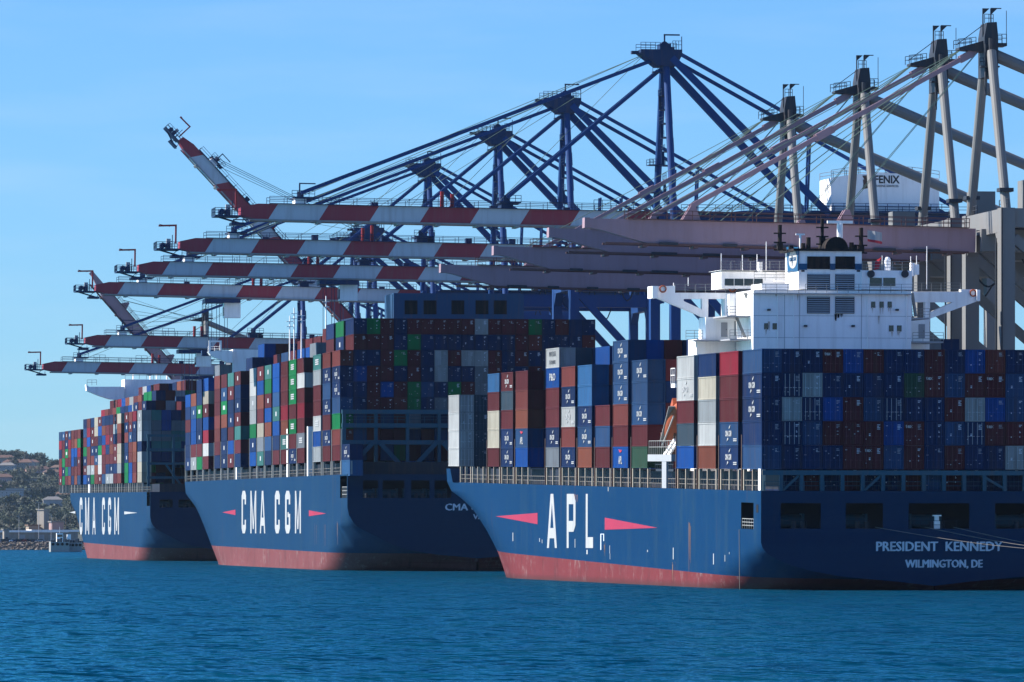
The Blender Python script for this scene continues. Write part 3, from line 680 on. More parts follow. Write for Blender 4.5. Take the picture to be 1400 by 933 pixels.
for u0, u1 in ((1091.3, 1102.2), (1133.8, 1140.7), (1167.8, 1176.8)): flat(a, 'funnel_band', M['funnel_blue'], Y1 + .96, u0, u1, 361, 369.5, sup)
for v0, v1, y in ((375, 398.5, Y1 + .9), (406, 429, Y1 - .1)):       # engine room louvres
    for u0, u1 in ((1102.5, 1133.5), (1141, 1167)):
        lv = flat(a, 'louvre', M['soot'], y + .06, u0, u1, v0, v1, sup)
        x0, z1 = a.at(u0, v0, y); x1, z0 = a.at(u1, v1, y); mb = MB()
        for i in range(8):
            z = z0 + (z1 - z0) * (i + .3) / 8; mb.add([(x0 + .05, y - .12, z), (x1 - .05, y - .12, z), (x1 - .05, y - .02, z + .16), (x0 + .05, y - .02, z + .16)], [(0, 1, 2, 3)])
        mb.build('slat', M['galv'], lv)
xf, z0 = a.at(1091, 371, Y1 + 1); _, z1 = a.at(1091, 338.5, Y1 + 1)   # emblem panel on the port side of the funnel
mb = MB(); mb.prism([(Y1 + 1, z0), (Y1 + 8, z0), (Y1 + 8.6, z1 + .3), (Y1 + .7, z1)], 'x', xf - .12, xf + .02); mb.build('funnel_panel', M['funnel_blue'], sup)
yc, zc_ = Y1 + 4.2, z0 + (z1 - z0) * .52
mb = MB(); mb.prism([(yc + 2.7 * math.cos(t_), zc_ + 1.2 * math.sin(t_)) for t_ in [i * math.pi / 10 for i in range(20)]], 'x', xf - .16, xf - .1); em = mb.build('emblem', M['letter'], sup)
mb = MB(); put_text(mb, text_data('CMA CGM', .62, 1.5, .02, .02), (xf - .18, yc, zc_), (0, -1, 0), (0, 0, 1)); mb.build('lettering', M['funnel_blue'], em)
for u0, v0, w_, h_ in ((1044.5, 443, 4.5, 7), (1056, 443, 4.5, 7), (1190.5, 413.5, 4.5, 7), (1202, 413.5, 4.5, 7), (1213, 413.5, 4.5, 7), (1215, 446, 5, 6.8), (1226, 446, 5, 6.8)):
    wi = flat(a, 'window', M['iron'], Y1, u0 - .6, u0 + w_ + .6, v0 - .7, v0 + h_ + .7, sup, .05); flat(a, 'pane', M['glass'], Y1 - .05, u0, u0 + w_, v0, v0 + h_, wi, .02)
for u0, u1 in ((1188, 1204.5), (1206.5, 1223)):
    wi = flat(a, 'window', M['white'], Y1 + .4, u0 - .8, u1 + .8, 379.5, 392, sup, .1); flat(a, 'pane', M['glass'], Y1 + .3, u0, u1, 380.2, 391.4, wi, .03)
for i in range(4):
    u0 = 990 + i * 13.2; flat(a, 'window', M['glass'], 75, u0, u0 + 12.2, 381.5, 391, sup, .05)
# wing decks with their girders
def poly_y(sh, name, pts, y0, y1, mat, parent):
    mb = MB(); mb.prism([sh.at(u, v, y0) for u, v in pts], 'y', y0, y1); return mb.build(name, mat, parent)
wl_ = poly_y(a, 'wing_girder', [(899, 392), (922, 391), (922, 401), (1030, 401), (1030, 409), (934, 409), (934, 412), (959, 423.5), (959, 433.5), (952, 430), (899, 408.5)], 76, 77.3, W, sup)
for u0, u1 in ((959.1, 967.5), (990.5, 996)): blk(a, 'wing_post', W, 76.02, 77.2, u0, u1, 409.1, 434, sup)
poly_y(a, 'wing_end', [(891, 391.5), (898.9, 391.5), (898.9, 408), (891, 408)], 75.4, 79, W, sup)
blk(a, 'wing_deck', M['galv'], 77.4, 80.5, 899, 1030, 400.2, 402, sup)
wr_ = poly_y(a, 'wing_girder', [(1246, 399.5), (1313, 399.5), (1313, 396), (1334.5, 396), (1334.5, 412.5), (1271, 436), (1271, 427.5), (1302, 413.5), (1246, 413.5)], 76, 77.3, W, sup)
blk(a, 'wing_end', W, 75.4, 79, 1334.6, 1339, 396.5, 412, sup)
blk(a, 'wing_deck', M['galv'], 77.4, 80.5, 1246, 1313, 398.6, 400.5, sup)
blk(a, 'wing_post', W, 76.02, 77.2, 1264, 1270.5, 413.6, 440, sup)
for v, u0, u1, y0 in ((431.5, 993, 1029, 64), (463.5, 997, 1029, 63.5), (465, 948, 1029, 70), (401, 1030, 1246, 61.3), (434.5, 1245.5, 1270, 63), (467, 1245.5, 1289, 64)):
    blk(a, 'balcony', M['galv'], y0, 73.8, u0, u1, v, v + 2.2, sup)
def rl(pts, h=1.15, gap=1.4, r=.055):
    mb = MB(); mb.rail([(a.at(u, v, y)[0], y, a.at(u, v, y)[1]) for u, v, y in pts], h, gap, r, 0, (1, .66, .33)); mb.build('railing', M['rail'], sup)
for pts in ([(922, 401, 76.2), (1019, 401, 76.2)], [(993, 431.4, 64.1), (1029, 431.4, 64.1)], [(997, 463.4, 63.6), (1029, 463.4, 63.6)], [(937, 464, 70.5), (960, 464, 70.5)], [(1031, 401, 61.5), (1091, 401, 61.5)], [(1100, 401, 61.4), (1246, 401, 61.4)],
            [(985, 369.5, 74.5), (1078, 369.5, 74.5)], [(1178, 370, 62.6), (1246, 370, 62.6)], [(1246, 399, 76.1), (1312, 399, 76.1)], [(1246, 434.4, 63.2), (1270, 434.4, 63.2)], [(1247, 467, 64.2), (1289, 467, 64.2)], [(1030, 384, 66), (1090, 384, 66)]):
    rl(pts)
blk(a, 'engine_vent_house', W, 63, 70, 1040, 1078, 388, 396.5, sup); blk(a, 'vent_frame', W, 66, 66.6, 1058, 1076, 383, 385, sup)
for u0, v0, u1, v1, y in ((1019, 401, 1028, 430, 66), (1006, 432, 1019, 462, 65.5), (1247, 401, 1252, 433, 65)):     # outside stairs
    p0, p1 = a.at(u0, v0, y), a.at(u1, v1, y); mb = MB()
    for dy in (0, .9): mb.beam((p0[0], y + dy, p0[1]), (p1[0], y + dy, p1[1]), .08, .22)
    for i in range(11):
        f = i / 10; mb.box(p0[0] + (p1[0] - p0[0]) * f - .12, p0[0] + (p1[0] - p0[0]) * f + .12, y, y + .9, p0[1] + (p1[1] - p0[1]) * f, p0[1] + (p1[1] - p0[1]) * f + .04)
    mb.build('stair', M['rail'], sup)
# plated seams, soot run below the louvre
for v in (432, 462): x0, z = a.at(1029, v, Y1); x1, _ = a.at(1245, v, Y1); mb = MB(); mb.box(x0 + .02, x1 - .02, Y1 - .03, Y1 + .01, z, z + .05); mb.build('plate_seam', M['galv'], sup)
for u in (1071.5, 1092, 1176.5): x0, z0 = a.at(u, 478, Y1); _, z1 = a.at(u, 403, Y1); mb = MB(); mb.box(x0, x0 + .06, Y1 - .026, Y1 + .01, z0, z1); mb.build('plate_seam', M['galv'], sup)
rs = random.Random(4); mb = MB()
for i in range(13):
    u = 1144 + rs.gauss(0, 4.5); u = max(1140.5, min(1158, u)); L = rs.uniform(2, 9) * math.exp(-abs(u - 1141) / 6) + 1; w_ = rs.uniform(.06, .28)
    x0, z1 = a.at(u, 429.5, Y1); x1, z0 = a.at(u + .3, 431 + L, Y1); mb.add([(x0 - w_/2, Y1 - .035 - i*.002, z1), (x0 + w_/2, Y1 - .035 - i*.002, z1), (x0 + w_*.12, Y1 - .035 - i*.002, z0), (x0 - w_*.12, Y1 - .035 - i*.002, z0)], [(0, 1, 2, 3)])
mb.build('soot_stain', M['soot'], sup)
for u in (1062, 1084, 1185, 1238):      # pipes and downspouts on the after wall
    x0, z0 = a.at(u, 478, Y1); _, z1 = a.at(u, 404, Y1); MB().tube((x0, Y1 - .12, z0), (x0, Y1 - .12, z1), .06, n=6).build('pipe', W, sup)
for u, v, w_ in ((1100, 446, 2), (1165, 446, 2), (1050, 424, 3), (1225, 424, 3), (1096, 371, 2), (1172, 371, 2)):
    x0, z0 = a.at(u, v, Y1); MB().box(x0 - .2, x0 + .2, Y1 - .45, Y1 - .01, z0 - .12, z0 + .12).build('deck_light', M['iron'], sup)
for u, v, y in ((1003, 445, 74), (1012, 418, 74.05), (1255, 449, 74), (985, 447, 74)):
    x0, z0 = a.at(u, v + 14, y); dr = MB().box(x0, x0 + .85, y - .06, y + .01, z0, z0 + 1.9).build('door', M['galv'], sup); MB().box(x0 + .65, x0 + .72, y - .12, y - .05, z0 + .9, z0 + 1.05).build('handle', M['iron'], dr)
stn = random.Random(12); mb = MB()
for i in range(26):
    u, v = stn.choice(((1046.5, 450), (1058, 450), (1192, 420.5), (1204, 420.5), (1215, 420.5), (1217, 453), (1228, 453), (1051, 440), (1240, 403), (1090, 403), (1060, 403), (1150, 462), (1200, 432))); u += stn.uniform(-2, 2); L = stn.uniform(2, 13); w_ = stn.uniform(.04, .14)
    x0, z1 = a.at(u, v, Y1); _, z0 = a.at(u, v + L, Y1); yy = Y1 - .04 - i * .0015; mb.add([(x0 - w_, yy, z1), (x0 + w_, yy, z1), (x0 + w_ * .2, yy, z0), (x0 - w_ * .2, yy, z0)], [(0, 1, 2, 3)])
mb.build('rust_stain', paint('rust_drip', (.55, .47, .40), amt=.5), sup)
# masts, exhausts, domes
def vtube(name, u, v0, v1, y, r, mat, parent=sup, r2=None, n=8):
    x, z1 = a.at(u, v0, y); _, z0 = a.at(u, v1, y); mb = MB(); mb.tube((x, y, z0), (x, y, z1), r, r2, n); return mb.build(name, mat, parent)
x0, z0 = a.at(1123, 341, 66); x1, z1 = a.at(1154, 325, 66); mb = MB(); pts = [((x0 + x1) / 2 + (x1 - x0) / 2 * math.cos(t_), z0 + (z1 - z0) * math.sin(t_)) for t_ in [i * math.pi / 12 for i in range(13)]]
mb.prism(pts, 'y', 64, 69); mb.build('exhaust_hood', M['soot'], sup)
for u, v, r in ((1065, 308, .28), (1123, 300, .22), (1176, 312, .28)):
    t_ = vtube('mast', u, v, 341, 67, r, M['soot']); x, z = a.at(u, v, 67); mb = MB()
    for k in (1.2, 2.4, 3.4): mb.box(x - .8, x + .8, 66.8, 67.2, z - k, z - k + .18)
    mb.box(x - .35, x + .35, 66.6, 67.4, z - 3.4, z - 2.4); mb.build('crosstree', M['soot'], t_)
for u, v in ((1097, 333), (1104, 325), (1163, 332), (1168, 335), (1080, 336)): vtube('exhaust_pipe', u, v, 342, 66, .3, M['soot'])
vtube('radar_post', 1147, 306, 326, 70, .4, W); x, z = a.at(1147, 306, 70); mb = MB(); mb.box(x - 1.7, x + 1.7, 69.8, 70.2, z, z + .35); mb.build('radar_scanner', W, sup)
vtube('radar_post', 1093, 322, 341, 68, .15, W); x, z = a.at(1093, 322, 68); mb = MB(); mb.box(x - .6, x + .6, 67.9, 68.1, z, z + .2); mb.build('radar_scanner', W, sup)
vtube('satellite_dome', 1212, 356, 370, 66, .45, W, n=12); x, z = a.at(1212, 356, 66); mb = MB()
for i in range(4): mb.tube((x, 66, z + .45 * math.sin(i * .39)), (x, 66, z + .45 * math.sin(i * .39 + .39)), .45 * math.cos(i * .39), .45 * math.cos(i * .39 + .39) + .001, 12)
mb.build('dome_cap', W, sup)
for u, v0, v1, y in ((1046.5, 331, 371, 76), (985, 347, 371, 75), (1014, 349, 371, 75), (1034, 348, 371, 76), (1266, 337, 396, 76), (1252, 350, 371, 70), (1244, 351, 371, 70), (940, 380, 391, 77), (920, 387, 392, 77)): vtube('antenna', u, v0, v1, y, .05, W)
for u, v0, v1, y in ((1038, 359, 372, 75), (1246, 360, 378, 70), (1252, 362, 376, 70)): vtube('vent', u, v0, v1, y, .35, W)
vtube('flag_pole', 1205, 350, 370, 63, .05, W)
mb = MB(); x, z = a.at(1203, 352, 62.9); mb.add([(x + .1, 62.9, z), (x - .7, 63.1, z - .5), (x - .9, 62.8, z - 1.7), (x - .2, 63, z - 1.5)], [(0, 1, 2, 3)]); mb.build('ensign', M['redmark'], sup)
x, z = a.at(1195, 323, 66.8); fl = thing('flag', 'small white flag with red lower edge flying beside the black mast', 'flag', tuple(a.mat @ Vector((x, 66.8, z))))
for nm, mt, zz0, zz1 in (('white_cloth', 'letter', -.4, .75), ('red_hem', 'redmark', -.72, -.4)):
    mb = MB(); vs = []
    for i in range(7): q = -1.0 + i * .33; vs += [(q, .16 * math.sin(i * 1.4), zz0 - .06 * i), (q, .16 * math.sin(i * 1.4), zz1 - .05 * i)]
    mb.add(vs, [(2*i, 2*i+1, 2*i+3, 2*i+2) for i in range(6)]); mb.build(nm, M[mt], fl)
def ring(u, v, y):
    x, z = a.at(u, v, y); mb = MB()
    for i in range(12):
        t_, q = i * math.pi / 6, (i + 1) * math.pi / 6; mb.tube((x + .42 * math.cos(t_), y, z + .42 * math.sin(t_)), (x + .42 * math.cos(q), y, z + .42 * math.sin(q)), .1, n=5)
    o_ = mb.build('lifebuoy', M['orange']); o_.location = (a.t0, a.s0, 0); o_.rotation_euler = (a.trim, 0, 0); return o_
for u, v, y, lb in ((905.5, 395.5, 75.9, 'round lifebuoy on the port end of the bridge wing'), (1000.5, 395, 76.05, 'round lifebuoy on the rail below the wheelhouse windows'), (1329.5, 401, 75.9, 'round lifebuoy on the starboard end of the bridge wing')): tag(ring(u, v, y), lb, 'lifebuoy')
for u, v in ((1189.5, 375), (1236, 375)): x, z = a.at(u, v, 62.3); mb = MB(); mb.tube((x, 62.1, z), (x, 62.4, z), .5, n=12); mb.build('floodlight', M['iron'], sup)
# boat deck in the gap of the side stacks: white davit column, platform, lifeboat
ya = a.to_local(907, 660)[0]; yg0, yg1 = a.to_local(919, 640)[0], a.to_local(886, 640)[0]
zpl = a.to_local(903, 631)[1]
mb = MB(); mb.box(.05, .9, ya - 1.6, ya + 1.6, a.deck, zpl); mb.box(.02, 2.5, yg0 + 1, yg1 + .6, zpl, zpl + .9); mb.build('davit_column', M['galv'], a.root)
mb = MB(); mb.rail([(.1, yg0 + 1, zpl + .9), (.1, yg1, zpl + .9)], 1.8, 1.6, .07); mb.build('railing', M['rail'], a.root)
for dy in (-2.4, .6): mb = MB(); mb.beam((.2, ya + dy, zpl + .8), (1.0, ya + dy - 3, zpl + 2.8), .25, .4); mb.build('davit_strut', W, a.root)
zb0, zb1 = a.to_local(905, 612)[1], a.to_local(905, 570)[1]
for dx in (.5, 2.9): mb = MB(); mb.beam((dx, ya + 4.5, zb0), (dx, ya - 4.5, zb1), .16, .2); mb.build('davit_arm', M['rail'], a.root)
mb = MB(); rg = random.Random(6)
for i in range(16): y, z = rg.uniform(yg0 + 4, yg1 - 2), rg.uniform(zpl + .9, zpl + 5); mb.box(1.2 + rg.random(), 2.6, y, y + rg.uniform(.6, 2.2), z, z + rg.uniform(.4, 1.6))
mb.build('davit_machinery', M['rustpost'], a.root)
mb = MB(); mb.box(.4, 4, yg0 + .5, yg0 + 3.4, zpl + 9.6, zpl + 10.1); mb.rail([(.4, yg0 + .5, zpl + 10.1), (.4, yg0 + 3.4, zpl + 10.1)], 2, 1.4, .08); mb.build('boat_platform', W, a.root)
lb = thing('lifeboat', 'orange lifeboat slung in the gap between container stacks of the nearest ship', 'lifeboat', tuple(a.mat @ Vector((1.7, ya - .5, a.to_local(905, 592)[1])))); lb.rotation_euler = (math.radians(-34), 0, 0)
mb = MB(); rings = []
for i in range(13):
    f = -1 + i / 6; w_ = 1.5 * max(.06, 1 - abs(f) ** 2.6); y = f * 5.2
    rings.append([(w_ * math.cos(t_), y, (1.25 * max(.3, 1 - abs(f) ** 3) if math.sin(t_) < 0 else 1.5 * max(.1, 1 - abs(f) ** 2.4)) * math.sin(t_) + 1.4) for t_ in [k_ * math.pi / 6 for k_ in range(12)]])
vs = [p_ for r_ in rings for p_ in r_]; fs = [(i*12+j, i*12+(j+1) % 12, (i+1)*12+(j+1) % 12, (i+1)*12+j) for i in range(12) for j in range(12)]
mb.add(vs, fs); mb.build('boat_hull', M['orange'], lb, smooth=True)
mb = MB(); mb.box(-.8, .8, -3.2, -1.2, 2.3, 3.3); mb.build('conning_cabin', M['orange'], lb)
mb = MB(); mb.box(-1.58, 1.58, -4, 4, 1.32, 1.46); mb.build('fender', M['rail'], lb)
mb = MB(); y0 = yg0 + 1; mb.box(.3, 1.4, y0, yg0 + 14, a.deck + 2.2, a.deck + 2.5); mb.rail([(.3, y0, a.deck + 2.5), (.3, yg0 + 14, a.deck + 2.5)], 1.1, 1.5, .08); mb.build('gangway', M['iron'], a.root)
# ------------------------------------------------------------------ middle ship: funnel casing, bridge; far ship: bridge
c = cma
cas = blk(c, 'funnel_casing', M['casing'], 62, 74, 538, 716, 401, 470, c.root)
x0, z1 = c.at(528, 402, 61.9); x1, z0 = c.at(537.9, 470, 61.9); mb = MB(); mb.box(x0 + 1.3, x1 + 1.35, 63, 74.2, z0, z1 - .05); mb.build('casing_side', M['casing'], c.root)
for u0 in (553, 579, 617, 650, 675): flat(c, 'louvre', M['soot'], 62, u0, u0 + 17.5, 411, 430, c.root)
yb = 245
mbp = [(284.5, 481), (304, 479), (318, 480), (318, 496), (311, 496), (288, 486)]
poly_y(c, 'bridge_wing', mbp, yb, yb + 3, M['white'], c.root); blk(c, 'bridge_house', M['white'], yb + 1, yb + 9, 318.2, 420, 478, 520, c.root)
mb = MB(); x0, z0 = c.at(285.5, 481, yb); x1, z1 = c.at(303, 468, yb); mb.box(x0, x0 + .4, yb, yb + .4, z0, z1); mb.box(x1 - .4, x1, yb, yb + .4, z0, z1); mb.box(x0, x1, yb, yb + .4, z1, z1 + .35); mb.rail([(x0, yb + 2, z0), (x1, yb + 2, z0)], 1.2, 1.3, .08); mb.build('wing_frame', M['white'], c.root)
for u, v0, v1 in ((402, 421, 446), (412, 424, 446), (396, 432, 446), (445.5, 405, 440)):
    x, z0 = c.at(u, v1, 100); _, z1 = c.at(u, v0, 100); mb = MB(); mb.tube((x, 100, z0 - 10), (x, 100, z1), .18, .1, 6)
    for k_ in (1.2, 2.2): mb.box(x - .7, x + .7, 99.9, 100.1, z1 - k_, z1 - k_ + .12)
    mb.build('mast', M['white'], c.root)
for y in (62, 96, 190): mb = MB(); mb.box(.1, 1.2, y - .8, y + .8, c.deck, c.deck + 9.5); mb.build('davit_column', W, c.root)
d = far
poly_y(d, 'bridge_wing', [(117.5, 526), (122, 529), (170, 529), (170, 548), (150, 546), (136, 541.5), (118.5, 534.5)], 188, 192, M['white'], d.root)
blk(d, 'bridge_house', M['white'], 190, 200, 170.2, 260, 519, 560, d.root)
mb = MB(); mb.rail([(d.at(119, 526, 188)[0], 188, d.at(119, 527, 188)[1]), (d.at(132, 526, 188)[0], 188, d.at(132, 527, 188)[1])], 1.5, 1.2, .1); mb.rail([(d.at(171, 519, 190)[0], 190, d.at(171, 519, 190)[1]), (d.at(258, 519, 190)[0], 190, d.at(258, 519, 190)[1])], 2, 2, .1); mb.build('railing', M['rail'], d.root)
mb = MB(); mb.box(.1, 1.6, 184, 187, d.deck, d.deck + 9); mb.build('davit_column', W, d.root)
for u in (182, 205, 214, 228):
    x, z0 = d.at(u, 519, 192); _, z1 = d.at(u, 505, 192); mb = MB(); mb.tube((x, 192, z0), (x, 192, z1), .2, n=6); mb.build('mast', M['white'], d.root)
# ------------------------------------------------------------------ quay cranes
XR = 188.0; QZ = 3.5
M['jib_red'] = paint('jib_red', (.33, .035, .035))
def stripes(L):
    k = 'stripes%d' % L
    if k not in M: M[k] = stripes_mat('boom_stripes', (.30, .022, .036), (.48, .50, .52), -L + 5.8, 8.9)
    return M[k]
def crane(kind, Y, label, dz=0.0, boom=0.0, house=None, trolley=None, sag=1.0, mark=False, tip=None, apex=None):
    """kind A: tall blue crane with striped boom; kind B: lower grey crane with mauve boom.  Crane axes: x from the waterside rail inland, y along the quay."""
    A = kind == 'A'
    y0 = (Y - XR * SN) / CS
    rt = thing('gantry_crane', label, 'crane', (XR, y0, QZ), 'blue quay cranes' if A else 'grey quay cranes')
    st, bm_ = (M['crane_blue'], None) if A else (M['crane_grey'], M['mauve'])
    zb, zt = ((60.75, 63.5) if A else (45.0, 48.2)); zb += dz - QZ; zt += dz - QZ
    za = apex or (92.2 if A else 75.2); za += dz - QZ
    xt = tip or (-76.5 if A else -56); xh = -2.0; H = 10.2 if A else 10.5; G = 30.5
    zp = zb - (3 if A else -5.5)                       # top of the portal frame
    def part(mb, name, mat=st, smooth=False, parent=rt): return mb.build(name, mat, parent, smooth=smooth)
    lw, lt = (1.7, 2.0) if A else (1.9, 2.2)
    for sy in (-1, 1):
        for x in (0, G): part(MB().box(x - lw/2, x + lw/2, sy*H - lt/2, sy*H + lt/2, 2.2, zp), 'leg')
        part(MB().box(lw/2, G - lw/2, sy*H - .7, sy*H + .7, 16, 18), 'tie_beam')
        part(MB().box(lw/2, G - lw/2, sy*H - .8, sy*H + .8, zp - 2.6, zp - .05), 'portal_beam')
        part(MB().beam((1, sy*H, zp - 4), (G - 1, sy*H, 19), 1.1, 1.3), 'brace')
    for x in (0, G):
        mb = MB(); mb.box(x - .8, x + .8, -H + lt/2, H - lt/2, zp - 3.2, zp - .1)
        for sy in (-1, 1): mb.prism([(sy*(H - lt/2), zp - 3.2), (sy*(H - lt/2 - 2.2), zp - 3.2), (sy*(H - lt/2), zp - 5.6)], 'x', x - .75, x + .75)
        part(mb, 'cross_beam'); mb = MB(); mb.box(x - 1, x + 1, -H - 4, H + 4, 1.0, 2.2)
        for i in range(8): yy = -H - 3 + i * (2*H + 6) / 7; mb.tube((x - .35, yy, .4), (x + .35, yy, .4), .4, n=10)
        part(mb, 'bogie')
    # boom
    piv = Vector((xh, 0, zb)); L = xh - xt
    bo = MB(); w = 2.0 if A else .95; hh = zt - zb
    if A: prof = [(0, 0), (0, hh), (-L + 4, hh), (-L + 1, hh * .75), (-L + 1, hh * .2), (-L + 4, 0)]
    else: prof = [(0, 0), (0, hh), (-L + .8, hh), (-L + .8, hh * .62), (-L + 2.2, hh * .55), (-L + 9, 0)]
    bo.prism(prof, 'y', -w, w)
    bo = bo.build('boom', stripes(L) if A else bm_, rt, piv)
    th = boom if boom else math.atan(sag / L)
    bo.rotation_euler = (0, th, 0); rot = Matrix.Rotation(th, 3, 'Y')
    def onb(x, y, z): return piv + rot @ Vector((x - xh, y, z - zb))
    W2 = 2.4 if A else 1.4
    mb = MB()
    for sy in (-W2, W2): mb.rail([(xt + 6 - xh, sy, hh + .05), (-1, sy, hh + .05)], 1.25, 3.0, .09)
    mb.box(xt + 6 - xh, -1, -W2 - .1, -W2 + .7, hh + .02, hh + .12); mb.build('boom_walkway', M['crane_dark'] if A else M['brown'], bo)
    mb = MB(); mb.box(xt + 3 - xh, -1, -w - .35, -w - .05, -.22, .06); mb.box(xt + 3 - xh, -1, w + .05, w + .35, -.22, .06)
    for i in range(int(L / 7)): mb.box(-4 - i * 7, -3.3 - i * 7, -w - .5, w + .5, -.5, -.23)
    mb.build('trolley_rail', M['rail'] if A else M['brown'], bo)
    if A:
        mb = MB(); x = -L
        mb.box(x - 3.6, x + 1, -3, 3, hh * .2 - .2, hh * .2 + .05); mb.box(x - .6, x + 1.8, -2.2, 2.2, -1.0, -.6); mb.beam((x - .4, 0, -.6), (x + .6, 0, .3), .12, .12); mb.beam((x + 1.6, 0, -.6), (x + 1.6, 0, .1), .12, .12)
        mb.rail([(x - 3.6, -3, hh*.2), (x + 1, -3, hh*.2)], 1.3, 1.1, .09); mb.rail([(x - 3.6, 3, hh*.2), (x + 1, 3, hh*.2)], 1.3, 1.1, .09); mb.rail([(x - 3.6, -3, hh*.2), (x - 3.6, 3, hh*.2)], 1.3, 1.1, .09)
        mb.beam((x - 3.4, 0, hh*.2), (x + 2, 0, -.9), .3, .3); mb.box(x - 1.6, x - .7, -1.2, 1.2, hh*.2, hh*.2 + 1.1); mb.tube((x - 2.2, -1.2, hh*.2 + .7), (x - 2.2, 1.2, hh*.2 + .7), .55, n=10); mb.beam((x - .3, 0, hh*.2), (x - .3, 0, hh + .6), .14, .14); mb.beam((x - 3.2, -.8, hh*.2), (x - .4, -.8, hh*.2 + 1.6), .1, .1)
        mb.build('tip_platform', M['crane_dark'], bo)
        mb = MB(); mb.box(x + .2, x + .52, -.2, .2, hh * .6, hh + 2.6); mb.beam((x + .5, 0, hh + 2.45), (x - 3.0, 0, hh + 2.3), .2, .34); mb.beam((x - 2.9, 0, hh + 2.6), (x - .8, 0, hh + 2.2), .08, .1); mb.build('tip_jib', M['jib_red'], bo)
        mb = MB(); mb.box(x - 1.5, x - .7, -.8, .2, hh*.2 + 1.12, hh*.2 + 2.0); mb.build('sheave_box', M['galv'], bo)
        mb = MB(); rg = random.Random(int(Y)); xx = -8.0
        while xx > -L + 16:
            if rg.random() < .5: mb.rail([(xx - 3, -W2 + .8, hh + .06), (xx, -W2 + .8, hh + .06)], 1.9, 1.5, .09)
            else: mb.box(xx - 1.2, xx, -.8, .8, hh + .02, hh + rg.uniform(.5, 1.2))
            xx -= rg.uniform(7, 14)
        mb.build('boom_equipment', M['crane_dark'], bo)
        for k in (-38, -36.2): mb = MB(); mb.tube((k, -1.4, hh), (k, -1.4, hh + rg.uniform(2.2, 3.4)), .35, n=8); mb.build('vent_stack', M['crane_red'], bo)
    else:
        mb = MB(); mb.box(-L + .2, -L + .9, -1.0, 1.0, hh * .6, hh + .1); mb.build('boom_end_plate', M['mauve'], bo)
        mb = MB(); rg = random.Random(int(Y)); xx = -5
        while xx > -L + 12:
            mb.box(xx - rg.uniform(1.5, 4), xx, -1.5, -1.3, -.15, .22); xx -= rg.uniform(5, 9)
        mb.build('cable_tray', M['iron'], bo)
    # stay brackets on the boom, forestays
    xs = ((-65, .36), (-28.5, .36)) if A else ((-41.2, .32), (-20, .2))
    head = Vector((-1.0 if A else -1.1, 0, za - 1.3 if A else za - 2.0))
    for k, (x, r) in enumerate(xs):
        if tip: x = x * tip / (-76.5)
        b0 = onb(x, 0, zt)
        mb = MB()
        if A:
            mb.box(x - 1.0 - xh, x + 1.0 - xh, -2.1, 2.1, hh + .01, hh + 1.0, 1 if k == 0 else 0)
            mb.rail([(x - 1.6 - xh, -2.4, hh + 1.2), (x + 2.4 - xh, -2.4, hh + 1.2)], 1.2, .9, .09); mb.tube((x - xh, -1, hh + 1.2), (x - xh, -1, hh + 2.3), .6, n=8); mb.box(x - 1.4 - xh, x + 2.4 - xh, -2.4, 2.4, hh + 1.02, hh + 1.25)
            if k == 0: mb.box(x - xh - .12, x - xh + .12, -.12, .12, hh + 1.5, hh + 3.9); mb.box(x - xh, x - xh + 2.8, -.1, .1, hh + 3.7, hh + 3.9)
        else:
            mb.prism([(x - 1.3 - xh, hh), (x + 1.3 - xh, hh), (x + .5 - xh, hh + 2.1), (x - .1 - xh, hh + 2.1)], 'y', -.9, -.5); mb.prism([(x - 1.3 - xh, hh), (x + 1.3 - xh, hh), (x + .5 - xh, hh + 2.1), (x - .1 - xh, hh + 2.1)], 'y', .5, .9)
        mb.build('stay_bracket', [M['crane_dark'] if A else M['mauve'], M['white']], bo)
        if boom and k == 1: continue
        for sy in ((-2.3, 2.3) if A else (-.75, .75)):
            q = b0 + Vector((0, sy, 2.0)); hd = head + Vector((0, sy * .55, (0, -2.2)[k] if A else -.5))
            mb = MB(); d = (hd - q)
            if boom:
                mb.tube(q, hd, .07, n=5); part(mb, 'forestay', M['rope']); continue
            if A: mb.beam(q, hd, .5, .62)
            else:
                mb.beam(q, hd, .32 if k == 0 else .08, .62 if k == 0 else .08)
                if k == 0:
                    for f, l_ in ((.46, .028), (.95, .02)): mb.beam(q + d * (f - l_), q + d * (f + l_), .5, 1.0)
            part(mb, 'forestay', st if A else M['mauve' if k == 0 else 'rope'])
    mb = MB()
    for x, sy, r in (((-66, 1.2, .06), (-63, -1.2, .06), (-30, .5, .05), (-46, 0, .05)) if A else ((-39, 1, .06), (-37, -1.5, .06), (-34, 0, .06), (-32, 1.2, .06), (-46, .5, .05))):
        if tip: x = x * tip / (-76.5)
        mb.tube(onb(x, sy, zt + 1), head + Vector((-2.6, sy * .4, .6 if A else -.6)), r, n=5)
    part(mb, 'hoist_rope', M['rope'])
    # mast, back legs, back stays
    r = .63 if A else .66; mt = 1.5 if A else 1.9
    for sy in (-1, 1):
        part(MB().tube((0, sy*H, zp - .3), (0, sy*mt, za - (2.2 if A else 3)), r, r, 14), 'mast_leg', smooth=False)
        if A:
            part(MB().beam((.9, sy*2.2, za - 2 - sy*.55), (G - 2, sy*6, zt - 1 - sy*.6), 1.1, 1.2), 'back_leg'); part(MB().beam((1.6, sy*2.3, za - .8 - sy*.45), (52, sy*3, zt + .6 - sy*.5), .5, .62), 'back_stay')
    if not A: part(MB().tube((1, 0, za - 3.4), (42, 0, zt + 7), .85, .75, 12), 'back_leg')
    else:
        part(MB().tube((G - 1, -6, zt - 1), (G - 1, -6, zp), .6, n=8), 'girder_post'); part(MB().tube((G - 1, 6, zt - 1), (G - 1, 6, zp), .6, n=8), 'girder_post')
    # mast head
    mb = MB()
